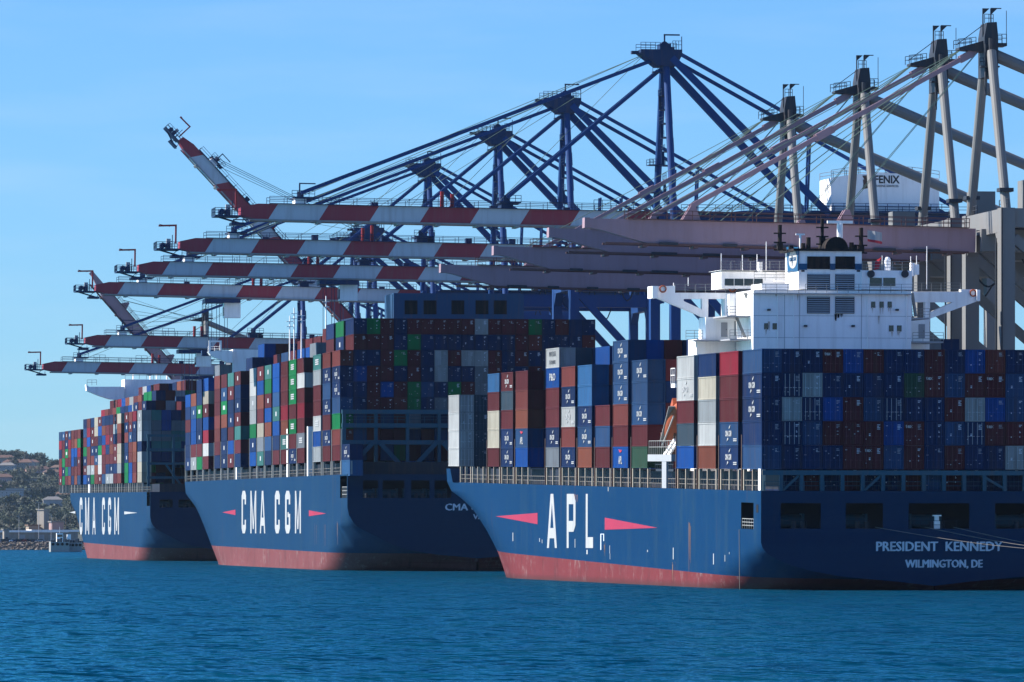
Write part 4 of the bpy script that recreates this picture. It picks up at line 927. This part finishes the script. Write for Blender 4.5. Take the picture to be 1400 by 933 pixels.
    if A:
        mb.prism([(-4.7, za - .55), (-4.7, za), (2.7, za), (2.7, za - .9), (1.7, za - 2.9), (-1.6, za - 2.9)], 'y', -2.6, 2.6); mb.box(-6.0, -4.7, -.5, .5, za - .7, za - .15)
        mb.box(-1.1, .9, -1.5, 1.5, za, za + 1.1); mb.tube((-.2, -1.2, za + .9), (-.2, 1.2, za + .9), .65, n=10); mb.box(.9, 1.6, -1, 1, za, za + .5)
        mb.box(-.15, .1, -.12, .12, za + 1, za + 2.9); mb.box(-.15, 2.7, -.12, .12, za + 2.65, za + 2.9); mb.box(2.55, 2.68, -2.5, -2.35, za, za + 2.3)
    else:
        mb.prism([(-.95, za - 6.5), (-.95, za - 1), (-.6, za + .9), (.75, za + 1), (.95, za - 1), (.95, za - 6.5)], 'y', -1.9, 1.9)
        mb.prism([(-4.3, za - 2.75), (-4.3, za - 2.45), (-.9, za - 1.5), (-.9, za - 3.0)], 'y', -1.2, 1.2); mb.box(.9, 2.3, -1.4, 1.4, za - 2.2, za - 1.8)
        for x in (-.95, .15): mb.box(x - .08, x + .08, -1, -.85, za - 1, za + 2.9); mb.prism([(x + .06, za + 2.9), (x + .9, za + 2.9), (x + .06, za + 2.1)], 'y', -1.02, -.86)
        mb.box(.15, 1.6, -1, -.85, za + 2.85, za + 2.98); mb.box(2.2, 2.27, -1.3, -1.2, za - 2, za + 2.6)
        mb.tube((-.1, -2.1, za - 5), (-.1, -2.1, za - 1.2), .35, n=8); mb.tube((-.8, -1.9, za - 9), (-.8, -1.9, za - 2), .16, n=6)
    hd_ = part(mb, 'mast_head', M['crane_dark'] if A else M['iron'])
    mb = MB()
    if A:
        for sy in (-2.5, 2.5): mb.rail([(-4.7, sy, za + .02), (-1.2, sy, za + .02)], 1.2, .9, .08); mb.rail([(1, sy, za + .02), (2.6, sy, za + .02)], 1.5, .6, .08)
        mb.rail([(-2.6, -2.7, za - 3.9), (-.8, -2.7, za - 3.9)], 1.1, .9, .08); mb.box(-2.6, -.8, -2.8, -1.6, za - 4.1, za - 3.9)
    else:
        for sy in (-1.3, 1.3): mb.rail([(-4.5, sy, za - 2.5), (-2, sy, za - 2.2)], 1.15, .8, .08); mb.rail([(.95, sy, za - 1.8), (2.25, sy, za - 1.8)], 1.2, .6, .08)
        mb.rail([(-.5, 0, za + 1), (.7, 0, za + 1)], 1.2, .6, .08); mb.rail([(-1.6, -1.8, za - 5), (-.6, -1.8, za - 5)], 1.1, .6, .08); mb.box(-1.6, 1, -2.6, -1.2, za - 5.2, za - 5); mb.beam((-4.4, 0, za - 2), (-.6, 0, za + .8), .1, .1)
    mb.build('railing', M['crane_dark'] if A else M['iron'], hd_)
    # ladders and landings between the mast legs
    mb = MB(); n = 11; prev = None
    for i in range(n if A else 0):
        f = (i + .5) / n * (.94 if A else 1); z = zp + (za - 5 - zp) * f; y = -(H + (mt - H) * f) + 1.6 if A else -(H + (mt - H) * f)
        if not A: z = zp + 1 + i * 2.0
        mb.box(-.7, .7, y - .2, y + 3.4, z, z + .12); mb.rail([(-.7, y - .2, z + .12), (-.7, y + 3.4, z + .12)], 1.1, 1.1, .07); mb.rail([(.7, y - .2, z + .12), (.7, y + 3.4, z + .12)], 1.1, 1.1, .07)
        if prev: mb.beam((prev[0], prev[1], prev[2]), ((.9 if i % 2 else -.9), y + .6, z), .5, .12)
        prev = ((-.9 if i % 2 else .9), y + .6, z)
    if A:
        for z in (zp + (za - zp) * .28, zp + (za - zp) * .42):
            f = (z - zp) / (za - 2 - zp); y = H + (mt - H) * f
            mb.box(-1.9, .5, y - 1.6, y + 1.2, z, z + .14); mb.rail([(-1.9, y - 1.6, z), (-.6, y - 1.6, z)], 1.1, .65, .08); mb.rail([(-1.9, y + 1.2, z), (-.6, y + 1.2, z)], 1.1, .65, .08)
    if A: part(mb, 'ladder', M['crane_dark'])
    # girder, machinery house
    xe = 54 if A else 46
    part(MB().box(xh + .6, xe, -2.2, -1.1, zb + .1, zt - .1).box(xh + .6, xe, 1.1, 2.2, zb + .1, zt - .1).box(xh + .6, xe, -1.1, 1.1, zt - .9, zt - .3), 'girder', st)
    mb = MB(); mb.rail([(2, -5.4, zt), (xe, -5.4, zt)], 1.2, 3, .09); mb.box(2, xe, -5.5, -2.3, zt - .25, zt); part(mb, 'girder_walkway', M['crane_dark'] if A else M['iron'])
    if A:
        hx0, hx1, hy, hz = 29, 48.5, 5.0, 6.8
        pts = [(hx0 + (hx1 - hx0) * i / 8, zt + .3 + hz - .9 * (2 * i / 8 - 1) ** 2) for i in range(9)]
        mb = MB(); mb.prism([(hx0, zt + .3)] + pts + [(hx1, zt + .3)], 'y', -hy, hy)
        ho = part(mb, 'machinery_house', M['white'] if mark else M['crane_blue'])
        mb = MB()
        for sy in (-hy, hy):
            for p_, q_ in zip(pts, pts[1:]): mb.rail([(p_[0], sy, p_[1]), (q_[0], sy, q_[1])], 1.3, 2.6, .09)
        mb.build('roof_railing', M['galv'], ho)
        part(MB().box(hx0 - 4, hx1 + 2, -hy - 2, hy + 2, zt - .05, zt + .28), 'house_deck', M['crane_dark'])
        part(MB().rail([(hx0 - 4, -hy - 1.9, zt + .28), (hx1 + 2, -hy - 1.9, zt + .28)], 1.3, 2, .09), 'railing', M['crane_dark'])
        if mark:
            mb = MB(); put_text(mb, text_data('FENIX', 1.9, .88, .05, .03), (hx0 + 10.0, -hy - .03, zt + 5.9), (1, 0, 0), (0, 0, 1)); put_text(mb, text_data('MARINE SERVICES', .55, .98, .0, .03), (hx0 + 10.0, -hy - .03, zt + 4.8), (1, 0, 0), (0, 0, 1)); mb.build('lettering', M['iron'], ho)
            mb = MB()
            for i in range(3): mb.prism([(hx0 + 5.6 + i*.2, zt + 4.2 + i * .8), (hx0 + 6.6 + i*.1, zt + 4.4 + i * .8), (hx0 + 6.5, zt + 5.3 + i * .7), (hx0 + 5.8 - i*.1, zt + 5.2 + i * .7)], 'y', -hy - .05 - i * .01, -hy)
            mb.build('emblem', M['rustpost'], ho)
        mb = MB()
        for k in range(2):
            x = hx0 - 8 + k * 4.5; mb.beam((x, -1, zt), (x + .6, -1, zt + 15), .35, .35); mb.beam((x, 1, zt), (x + .6, 1, zt + 15), .35, .35)
            for j in range(6): mb.beam((x + .1*j, -1, zt + j * 2.4), (x + .1*j + .1, 1, zt + j * 2.4 + 2.2), .14, .14)
        part(mb, 'maintenance_hoist', M['crane_blue'])
    else:
        for x in (4, 22):
            part(MB().box(x, x + 3.4, -3.4, -.4, zp + .02, zp + 4.2), 'electric_cabinet', M['crane_grey'])
        part(MB().box(14, 34, -4, 4, zt + .1, zt + 5), 'machinery_house', M['crane_grey'])
        for sy in (-1, 1):
            part(MB().rail([(0, sy * (H + 1), zp + .02), (0, sy * (H - 4), zp + .02)], 1.2, 1.5, .09), 'railing', M['iron']); part(MB().box(-.95, .95, sy * (H - .6) - .95, sy * (H - .6) + .95, zp + 2.2, zp + 2.7), 'mast_collar', M['iron'])
        part(MB().tube((-.9, -H - 1.3, zp), (-.9, -H - 1.3, 3), .12, n=6).tube((-1.1, -H + 1.3, zp - 4), (-1.1, -H + 1.3, 3), .12, n=6), 'power_cable', M['iron'])
    # festoon loops below the girder
    mb = MB()
    for i in range(5 if A else 3):
        x = 4 + i * 5.2; prev = None
        for j in range(9):
            f = j / 8; q = Vector((x + f * 5, -3.0, zb - 1 - (7 if A else 4.5) * math.sin(math.pi * f) * (.6 + .4 * (i % 2))))
            if prev: mb.tube(prev, q, .13, n=5)
            prev = q
    part(mb, 'festoon_cable', M['iron'])
    if trolley is not None:
        tr = MB(); q = onb(trolley, 0, zb); x, z = q.x, q.z
        tr.box(x - 4, x + 4, -3.4, 3.4, z - 1.3, z - .4); t_ = part(tr, 'trolley', M['crane_dark'])
        MB().box(x + .5, x + 4.2, -1.5, 1.5, z - 4.6, z - 1.3).build('operator_cab', M['white'], t_)
        MB().box(x + .3, x + 2.0, -1.3, 1.3, z - 4.2, z - 2.2).build('cab_window', M['glass'], t_)
        mb = MB(); [mb.tube((x - 3 + i * .9, -1.2 + (i % 2) * 2.4, z - 1), (x - 3 + i * .9, -1.2 + (i % 2) * 2.4, z - 12), .06, n=4) for i in range(6)]
        mb.box(x - 4.5, x + 2, -1.2, 1.2, z - 13.2, z - 12); mb.build('spreader', M['crane_dark'], t_)
    return rt
crane('A', 1060, 'tall blue crane nearest the camera, white machinery house lettered FENIX', mark=True)
crane('A', 1167.6, 'blue crane with striped boom, second of the row of tall blue masts', -.7)
crane('A', 1254, 'blue crane with striped boom, third of the tall blue masts, cab under its boom', -1.3, trolley=-34)
crane('A', 1359, 'blue crane with striped boom, fourth and lowest of the tall blue masts', -1.6, trolley=-47, sag=1.5)
crane('A', 1456, 'blue crane with its red and white striped boom raised steeply against the sky', -8.6, boom=math.radians(47), apex=89.6, tip=-70)
crane('A', 1490, 'blue crane with low striped boom just above the farthest ship containers', -8.6, tip=-68, apex=89, trolley=-40)
crane('A', 1600, 'farthest blue crane, lowest striped boom reaching farthest left of all', -12, tip=-70, apex=88, trolley=-28)
crane('B', 815, 'grey crane at right edge, nearest and tallest of the mauve boom cranes')
crane('B', 845, 'grey crane with mauve boom, second from the right', .2)
crane('B', 896, 'grey crane with mauve boom, second from the left of the grey masts', .1)
crane('B', 951, 'grey crane with mauve boom, leftmost of the four near grey masts', -.1)
crane('B', 1850, 'distant grey crane with bare mauve boom raised behind the striped booms', 0, boom=math.radians(49))
# ------------------------------------------------------------------ far shore: hill, trees, houses, breakwater
def at_px(u, Y, z=0.0): t, s = pos(u, Y); return (t, s, z)
rg = random.Random(42)
def lump(a, b): return .5 * math.sin(a * .021 + 1.3) + .3 * math.sin(a * .057 + b * .004) + .2 * math.sin(b * .02 + a * .11)
K5 = 2.0
def hill(u, Y):
    if Y < 2620 * K5: return 3.2
    f = min(1, (Y - 2620 * K5) / (900 * K5)); top = 86 + 8 * lump(u, 0)
    return 3.2 + (top - 3.2) * (f ** .85) + 3.2 * lump(u * 1.7, Y / K5) * f
m, n, l, b = nodes('dry_hillside')
p = n.new("ShaderNodeNewGeometry").outputs["Position"]
g1 = ramp(n, l, noise(n, l, p, .02, (1, 1, 1), 5), .4, .62); g2 = ramp(n, l, noise(n, l, p, .11, (1, 1, 1), 5), .42, .62)
c = mixc(n, l, g1, (.085, .072, .052), (.04, .048, .028)); c = mixc(n, l, math_(n, l, 'MULTIPLY', g2, .6), c, (.025, .035, .022)); l.new(c, b.inputs["Base Color"]); b.inputs["Roughness"].default_value = .9
US = list(range(-500, 520, 12)); YS = [2535, 2560, 2620, 3400, 4400, 5200] + list(range(5300, 7200, 75)) + [7500, 8200, 9000]
mb = MB(); mb.add([at_px(u, Y, hill(u, Y) if Y > 2535 else -2) for Y in YS for u in US], [(j*len(US)+i, j*len(US)+i+1, (j+1)*len(US)+i+1, (j+1)*len(US)+i) for j in range(len(YS)-1) for i in range(len(US)-1)])
structure(mb.build('hillside', m, smooth=True))
def leaf_mat(name, c0, c1):
    m, n, l, b = nodes(name); p = n.new("ShaderNodeNewGeometry").outputs["Position"]
    l.new(mixc(n, l, ramp(n, l, noise(n, l, p, .35, (1, 1, 1), 3), .35, .65), c0, c1), b.inputs["Base Color"]); b.inputs["Roughness"].default_value = .8; return m
LEAF = [leaf_mat('foliage_dark', (.024, .031, .022), (.046, .055, .034)), leaf_mat('foliage_olive', (.042, .046, .032), (.068, .07, .047)), leaf_mat('foliage_green', (.03, .045, .024), (.05, .066, .036))]
BARK = paint('bark', (.09, .065, .045))
def crown_mesh(k):
    r_ = random.Random(k); mb = MB(); cl = [(r_.gauss(0, 1.7), r_.gauss(0, 1.7), 4.8 + r_.gauss(0, 1.2), r_.uniform(1.1, 2.0)) for _ in range(9)]
    for x, y, z, q in cl:
        for i in range(46):
            d = Vector((r_.gauss(0, 1), r_.gauss(0, 1), r_.gauss(0, .8))).normalized() * q * r_.uniform(.55, 1.05); c_ = Vector((x, y, z)) + d
            a_ = Vector((r_.gauss(0, 1), r_.gauss(0, 1), r_.gauss(0, 1))).normalized(); e = a_.orthogonal().normalized(); w_ = r_.uniform(.3, .62)
            mb.add([c_ - a_ * w_, c_ + e * w_ * .7, c_ + a_ * w_, c_ - e * w_ * .7], [(0, 1, 2, 3)])
    return mb.mesh('crown', LEAF[k % 3])
CROWN = [crown_mesh(k) for k in range(6)]
def palm_mesh():
    mb = MB()
    for i in range(15):
        t_ = i * 2.4; d = Vector((math.cos(t_), math.sin(t_), 0)); up = .9 - (i % 4) * .45; prev = Vector((0, 0, 11)); s_ = Vector((-d.y, d.x, 0))
        for j in range(1, 5):
            q = Vector((0, 0, 11)) + d * j * .75 + Vector((0, 0, up * j * .6 - j * j * .16)); mb.add([prev - s_ * .28, prev + s_ * .28, q + s_ * .25, q - s_ * .25], [(0, 1, 2, 3)]); prev = q
    return mb.mesh('crown', LEAF[0])
PALM = palm_mesh()
mb = MB(); mb.tube((0, 0, -1), (.15, 0, 3.4), .38, .2, 7); mb.tube((0, 0, 2.4), (1.2, .5, 4.6), .18, .08, 5); mb.tube((0, 0, 2.6), (-1.1, -.3, 4.8), .16, .07, 5); TRUNK = mb.mesh('trunk', BARK)
mb = MB(); mb.tube((0, 0, -1), (0, 0, 11), .3, .22, 7); PTRUNK = mb.mesh('trunk', BARK)
KN = ['dark dense', 'dull olive', 'mid green']
def tree(u, Y, sc, k, label):
    z = hill(u, Y); t = thing('palm_tree' if k < 0 else 'tree', label, 'palm tree' if k < 0 else 'tree', at_px(u, Y, z), 'trees on the far hillside'); t.scale = (sc, sc, sc * rg.uniform(.85, 1.15)); t.rotation_euler = (0, 0, rg.uniform(0, 6.3))
    link('crown', PALM if k < 0 else CROWN[k], t); link('trunk', PTRUNK if k < 0 else TRUNK, t)
BAND = ['lowest slope behind the warehouses', 'lower hillside', 'middle hillside', 'upper hillside', 'hill crest']
NUM = 'first second third fourth fifth sixth seventh eighth ninth tenth eleventh twelfth thirteenth fourteenth fifteenth sixteenth seventeenth eighteenth nineteenth'.split()
TENS = ['', '', 'twent', 'thirt', 'fort', 'fift', 'sixt', 'sevent']
def nth(i):
    i += 1
    return NUM[i - 1] if i < 20 else TENS[i // 10] + ('ieth' if i % 10 == 0 else 'y ' + NUM[i % 10 - 1])
spots = []
for i in range(170):
    u = rg.uniform(-4, 118); Y = rg.choice([rg.uniform(2640, 2800), rg.uniform(2700, 3150), rg.uniform(2900, 3500), rg.uniform(3440, 3540)])
    spots.append((4 if Y > 3440 else min(3, int((Y - 2620) / 210)), u, Y * K5, rg.randrange(6)))
spots.sort()
for j, (bd, u, Y, k) in enumerate(spots):
    i = j - min(q_ for q_ in range(len(spots)) if spots[q_][0] == bd)
    tree(u, Y, rg.uniform(.9, 2.0), k, f'{KN[k % 3]} bushy tree, {nth(i)} from the left on the {BAND[bd]}')
for i, (u, Y, lb) in enumerate(((23, 3500, 'tall palm tree standing alone on the hill crest, left'), (57, 2690, 'palm tree just left of the beige tower block'), (62, 2700, 'palm tree rising behind the beige tower block'), (74, 2760, 'palm tree above the pink shed'), (35, 2720, 'palm tree above the middle of the long warehouse'), (12, 2680, 'palm tree above the left end of the long warehouse'), (48, 2760, 'palm tree among bushes above the grey brown shed'), (90, 2660, 'palm tree beside the bow of the farthest ship'))): tree(u, Y * K5, rg.uniform(1.1, 1.5), -1, lb)
# undergrowth
mb = MB()
for i in range(9500):
    u, Y = (rg.uniform(-40, 150) if i < 3800 else rg.uniform(-340, 460)), (2630 + 900 * rg.random()) * K5; x, y, z = at_px(u, Y, hill(u, Y)); q = rg.uniform(1.2, 3.8)
    for j in range(5):
        a_ = Vector((rg.gauss(0, 1), rg.gauss(0, 1), abs(rg.gauss(0, .8)))).normalized(); c_ = Vector((x, y, z)) + a_ * q * .8; e = a_.orthogonal().normalized(); f_ = a_.cross(e)
        mb.add([c_ - e * q * .7, c_ + f_ * q * .6, c_ + e * q * .7, c_ - f_ * q * .6], [(0, 1, 2, 3)], i % 3)
stuff(mb.build('shrubs', LEAF))
# houses
WALLS = [('cream', paint('cream_render', (.27, .25, .22))), ('white', paint('white_render', (.34, .335, .33))), ('tan', paint('tan_render', (.29, .24, .19))), ('grey', paint('grey_render', (.27, .27, .27))), ('pink', paint('pink_render', (.34, .23, .22)))]
ROOFS = [('terracotta', paint('terracotta_tiles', (.125, .078, .062))), ('brown', paint('brown_shingles', (.15, .10, .075))), ('grey', paint('grey_shingles', (.17, .165, .16)))]
def house(u, Y, w, d, h, wi, ri, label, flatroof=False):
    z = hill(u, Y); t = thing('house', label, 'house', at_px(u, Y, z), 'houses on the far hillside'); t.rotation_euler = (0, 0, -.12 + rg.uniform(-.25, .25))
    MB().box(-w/2, w/2, -d/2, d/2, -4, h).build('wall', WALLS[wi][1], t)
    mb = MB(); e = .7
    if flatroof: mb.box(-w/2 - .3, w/2 + .3, -d/2 - .3, d/2 + .3, h + .01, h + .5)
    else:
        k = d * .3; mb.add([(-w/2-e, -d/2-e, h+.01), (w/2+e, -d/2-e, h+.01), (w/2+e, d/2+e, h+.01), (-w/2-e, d/2+e, h+.01), (-w/2+d*.4, 0, h+k), (w/2-d*.4, 0, h+k)], [(0, 1, 5, 4), (1, 2, 5), (2, 3, 4, 5), (3, 0, 4), (0, 3, 2, 1)])
    rf = mb.build('roof', ROOFS[ri][1], t)
    if not flatroof: MB().box(w*.15, w*.15 + 1, .4, 1.4, h + d*.1, h + d*.3 + 1.2).build('chimney', WALLS[wi][1], rf)
    nw = max(2, int(w / 4)); fl = max(1, int(h / 3))
    for f in range(fl):
        for i in range(nw):
            x = -w/2 + (i + .5) * w / nw; zz = .9 + f * 3; fr = MB().box(x - .85, x + .85, -d/2 - .06, -d/2 + .02, zz, zz + 1.5).build('window', M['white'], t); MB().box(x - .7, x + .7, -d/2 - .1, -d/2 - .05, zz + .12, zz + 1.38).build('pane', M['glass'], fr)
HS = [(16, 2950, 20, 9, 6, 1, 2, True, 'white two storey house with flat roof, left of the middle slope'), (26, 2960, 22, 10, 7, 1, 2, True, 'broad white house with many windows on the middle slope'), (4, 3120, 18, 10, 7, 4, 0, False, 'pinkish house with terracotta roof at the left edge of the upper slope'),
      (60, 3180, 46, 12, 5, 0, 1, True, 'long low cream building on a terrace below the crest'), (25, 3350, 30, 11, 6, 0, 0, False, 'long cream house with terracotta roof high on the hill'), (52, 3330, 24, 10, 5, 4, 0, False, 'low pinkish house with tiled roof near the crest'),
      (40, 3420, 20, 9, 6, 0, 0, False, 'cream house partly hidden by trees below the crest'), (72, 3300, 18, 9, 5, 2, 1, False, 'tan house with brown roof beside the ship bow, upper slope'), (10, 3300, 16, 9, 6, 3, 2, False, 'grey house with grey roof, upper left slope'),
      (20, 2860, 34, 8, 3, 2, 1, True, 'wide tan terrace building on the lower slope'), (72, 2900, 16, 9, 5, 1, 2, False, 'white house with steep grey roof beside the stepped slope'), (86, 2980, 15, 8, 5, 0, 1, False, 'cream house with brown roof behind the ship bow'),
      (38, 2760, 22, 8, 4, 3, 2, True, 'grey flat roofed house among the lowest trees'), (-12, 3050, 20, 10, 6, 0, 0, False, 'cream house with terracotta roof beyond the left edge'), (-30, 3250, 20, 10, 6, 1, 0, False, 'white house with terracotta roof beyond the left edge'), (100, 3260, 22, 10, 6, 0, 0, False, 'cream house with terracotta roof behind the far container stacks'),
      (8, 3440, 18, 9, 5, 2, 0, False, 'tan house with terracotta roof on the crest at far left'), (82, 3420, 18, 9, 5, 1, 1, False, 'white house with brown roof on the crest near the ship')]
for u, Y, w, d, h, wi, ri, fr, lb in HS: house(u, Y * K5, w * 1.15, d * 1.15, h * 1.15, wi, ri, lb, fr)
# terrace walls
for u, Y, w in ((15, 2880, 60), (60, 3160, 70), (40, 3020, 40)):
    o = MB().box(-w/2, w/2, -.4, .4, -3, 2.2).build('retaining_wall', WALLS[2][1]); o.location = at_px(u, Y * K5, hill(u, Y * K5)); o.rotation_euler = (0, 0, -.1); tag(o, f'pale retaining wall along a terrace of the {"lower" if Y < 3000 else "upper" if Y > 3100 else "middle"} slope', 'wall')
# harbour edge buildings
def bld(name, label, cat, u, Y, w, d, h, mat, roof=None, rh=.6, z0=3.2, rz=.15):
    t = thing(name, label, cat, at_px(u, Y, z0)); t.rotation_euler = (0, 0, rz)
    MB().box(-w/2, w/2, -d/2, d/2, -.5, h).build('wall', mat, t)
    if roof: MB().box(-w/2 - .4, w/2 + .4, -d/2 - .4, d/2 + .4, h + .01, h + rh).build('roof', roof, t)
    return t
t = bld('warehouse', 'long low tan warehouse with a white roof edge behind the breakwater', 'warehouse', 20, 2575, 44, 10, 4.2, WALLS[2][1], M['white'], .9)
for i in range(10): MB().box(-20 + i * 4.2, -17.5 + i * 4.2, -5.08, -4.98, .3, 3.2).build('shutter', WALLS[i % 2][1], t)
t = bld('warehouse', 'tan warehouse with a white roof edge right of the tower block', 'warehouse', 72, 2580, 20, 10, 4.4, WALLS[0][1], M['white'], .9)
t = bld('tower_block', 'narrow beige windowless tower block rising behind the warehouses', 'tower', 59, 2610, 3.4, 4, 14, WALLS[0][1], WALLS[0][1], .4, rz=.75); MB().box(-.2, .2, -2.06, -1.98, 2, 12).build('joint', WALLS[2][1], t)
t = bld('shed', 'pink shed beside the beige tower block', 'shed', 77, 2600, 5.2, 6, 8.5, WALLS[4][1], ROOFS[2][1]); MB().box(-1.5, 1.5, -3.08, -2.98, 0, 3.4).build('door', M['crane_red'], t)
t = bld('shed', 'grey brown shed left of the beige tower block', 'shed', 45, 2605, 5, 6, 7, WALLS[2][1], ROOFS[1][1]); MB().box(-1, 1, -3.08, -2.98, 0, 3).build('door', M['iron'], t)
t = bld('shed', 'small yellowish shed at the left end of the quay wall', 'shed', 8, 2555, 2.2, 3, 5, WALLS[0][1], ROOFS[2][1]); MB().box(-.5, .5, -1.58, -1.48, 0, 2.2).build('door', M['iron'], t)
# street lamps and parked cars by the breakwater
for i, u in enumerate((26, 53, 70)):
    o = thing('lamp_post', ['lamp post before the long warehouse', 'tall thin lamp post beside the beige tower', 'lamp post before the pink shed'][i], 'lamp post', at_px(u, 2560, 3.2)); MB().tube((0, 0, 0), (0, 0, (11, 17, 12)[i]), .14, .09, 6).build('post', M['galv'], o); MB().box(-1.2, .1, -.12, .12, (11, 17, 12)[i], (11, 17, 12)[i] + .2).build('lamp_head', M['galv'], o)
CARC = [('dark grey', M['iron']), ('white', M['white']), ('dark blue', M['crane_dark']), ('red', M['crane_red']), ('silver', M['galv'])]
def carbody():
    mb = MB(); mb.prism([(-2.2, .3), (-2.2, .85), (-1.5, .95), (-.8, 1.45), (1.0, 1.45), (1.6, .95), (2.2, .8), (2.2, .3)], 'y', -.85, .85); return mb
mb = MB(); mb.prism([(-1.35, .97), (-.75, 1.38), (.95, 1.38), (1.4, .97)], 'y', -.87, .87); CWIN = mb.mesh('window', M['glass'])
mb = MB()
mb.tube((0, -.1, 0), (0, .1, 0), .33, n=10); WHEEL = mb.mesh('wheel', M['soot']); CB = {nm: carbody().mesh('car_body', mt) for nm, mt in CARC}
for i, (u, ci) in enumerate(((14, 0), (19, 1), (24, 2), (30, 0), (37, 3), (44, 0), (50, 2), (55, 4), (3, 4), (8.5, 0))):
    nm = CARC[ci][0]; o = thing('parked_car', '', 'car', at_px(u, 2550, 3.2), 'cars parked behind the breakwater'); o['label'] = ['dark grey car parked below the warehouse, second from the left by the rocks', 'white car parked behind the breakwater near its left end', 'dark blue car parked between the white car and a dark grey one', 'dark grey car parked just left of the red car', 'red car parked among dark cars behind the breakwater', 'dark grey car parked just right of the red car', 'dark blue car parked left of the beige tower block', 'silver car parked before the beige tower block', 'silver car parked at the far left behind the breakwater', 'dark grey car parked beside the silver car at far left'][i]; link('car_body', CB[nm], o); link('window', CWIN, o)
    for x in (-1.35, 1.35):
        for y in (-.8, .8): link('wheel', WHEEL, o, (x, y, .33))
# breakwater rocks
RK = paint('rock', (.16, .14, .12), amt=.5); mb = MB()
for i in range(1700):
    u, k = rg.uniform(-240, 260), rg.random(); x, y, z = at_px(u, 2531 + 12 * k, -.3 + 3.3 * k); q = rg.uniform(.5, 1.3)
    r_ = [Vector((rg.gauss(0, 1), rg.gauss(0, 1), rg.gauss(0, 1))).normalized() * q * rg.uniform(.8, 1.2) for _ in range(8)]
    b8 = [(-1,-1,-1),(1,-1,-1),(1,1,-1),(-1,1,-1),(-1,-1,1),(1,-1,1),(1,1,1),(-1,1,1)]
    mb.add([Vector((x, y, z)) + Vector(b8[j]) * q * .55 + r_[j] * .35 for j in range(8)], [(0,3,2,1),(4,5,6,7),(0,1,5,4),(1,2,6,5),(2,3,7,6),(3,0,4,7)])
stuff(mb.build('breakwater_rocks', RK))
# moored barges with a boat behind
def barge(u, Y, w, h, label):
    t = thing('barge', label, 'barge', at_px(u, Y, 0), 'grey barges moored by the breakwater'); MB().prism([(-w/2, -.5), (-w/2, h), (w/2, h), (w/2, -.5)], 'y', -4, 4).build('hull', M['concrete'], t)
    MB().rail([(-w/2, -3.8, h), (w/2, -3.8, h)], 1.1, 2, .1).build('railing', M['galv'], t)
    for i in range(4): mb = MB(); x = -w/2 + (i + .5) * w / 4; mb.tube((x, -4.2, h - .9), (x, -4.0, h - .9), .55, n=10); mb.build('fender', M['soot'], t)
    mb = MB(); [mb.box(-w/2 + i * w/6 + .3, -w/2 + i * w/6 + .3 + rg.uniform(.6, 1.8), -2, 1, h, h + rg.uniform(.4, 1.6)) for i in range(6)]; mb.build('deck_gear', M['iron'], t); return t
barge(81, 2250, 7, 3.8, 'boxy grey barge moored left of the dark piling'); barge(101, 2255, 5.4, 3.5, 'second grey barge half hidden by the ship bow')
t = thing('workboat', 'white workboat with a small wheelhouse behind the grey barges', 'boat', at_px(88, 2275, .4)); MB().prism([(-5, 0), (-5.6, 3.4), (5.2, 3.0), (4.6, 0)], 'y', -1.8, 1.8).build('hull', M['white'], t); MB().box(-3, -.6, -1.3, 1.3, 3.2, 6.6).build('wheelhouse', M['white'], t); MB().box(-2.8, -.8, -1.36, -1.28, 5.2, 6.1).build('window', M['glass'], t); MB().tube((-1.8, 0, 6.6), (-1.8, 0, 9), .1, n=6).build('mast', M['galv'], t); MB().box(1, 2.4, -1, 1, 3.0, 6.2).build('deck_house', M['white'], t)
# ------------------------------------------------------------------ haze
m = bpy.data.materials.new('haze_air'); m.use_nodes = True; n, l = m.node_tree.nodes, m.node_tree.links
n.remove(n["Principled BSDF"]); v = n.new("ShaderNodeVolumePrincipled"); v.inputs["Color"].default_value = (.5, .74, 1, 1); v.inputs["Density"].default_value = .000012; v.inputs["Anisotropy"].default_value = 0.0
l.new(v.outputs[0], n["Material Output"].inputs["Volume"])
hz = MB().box(-4300, 4300, -350, 9700, -6, 132).build('haze', m); stuff(hz)
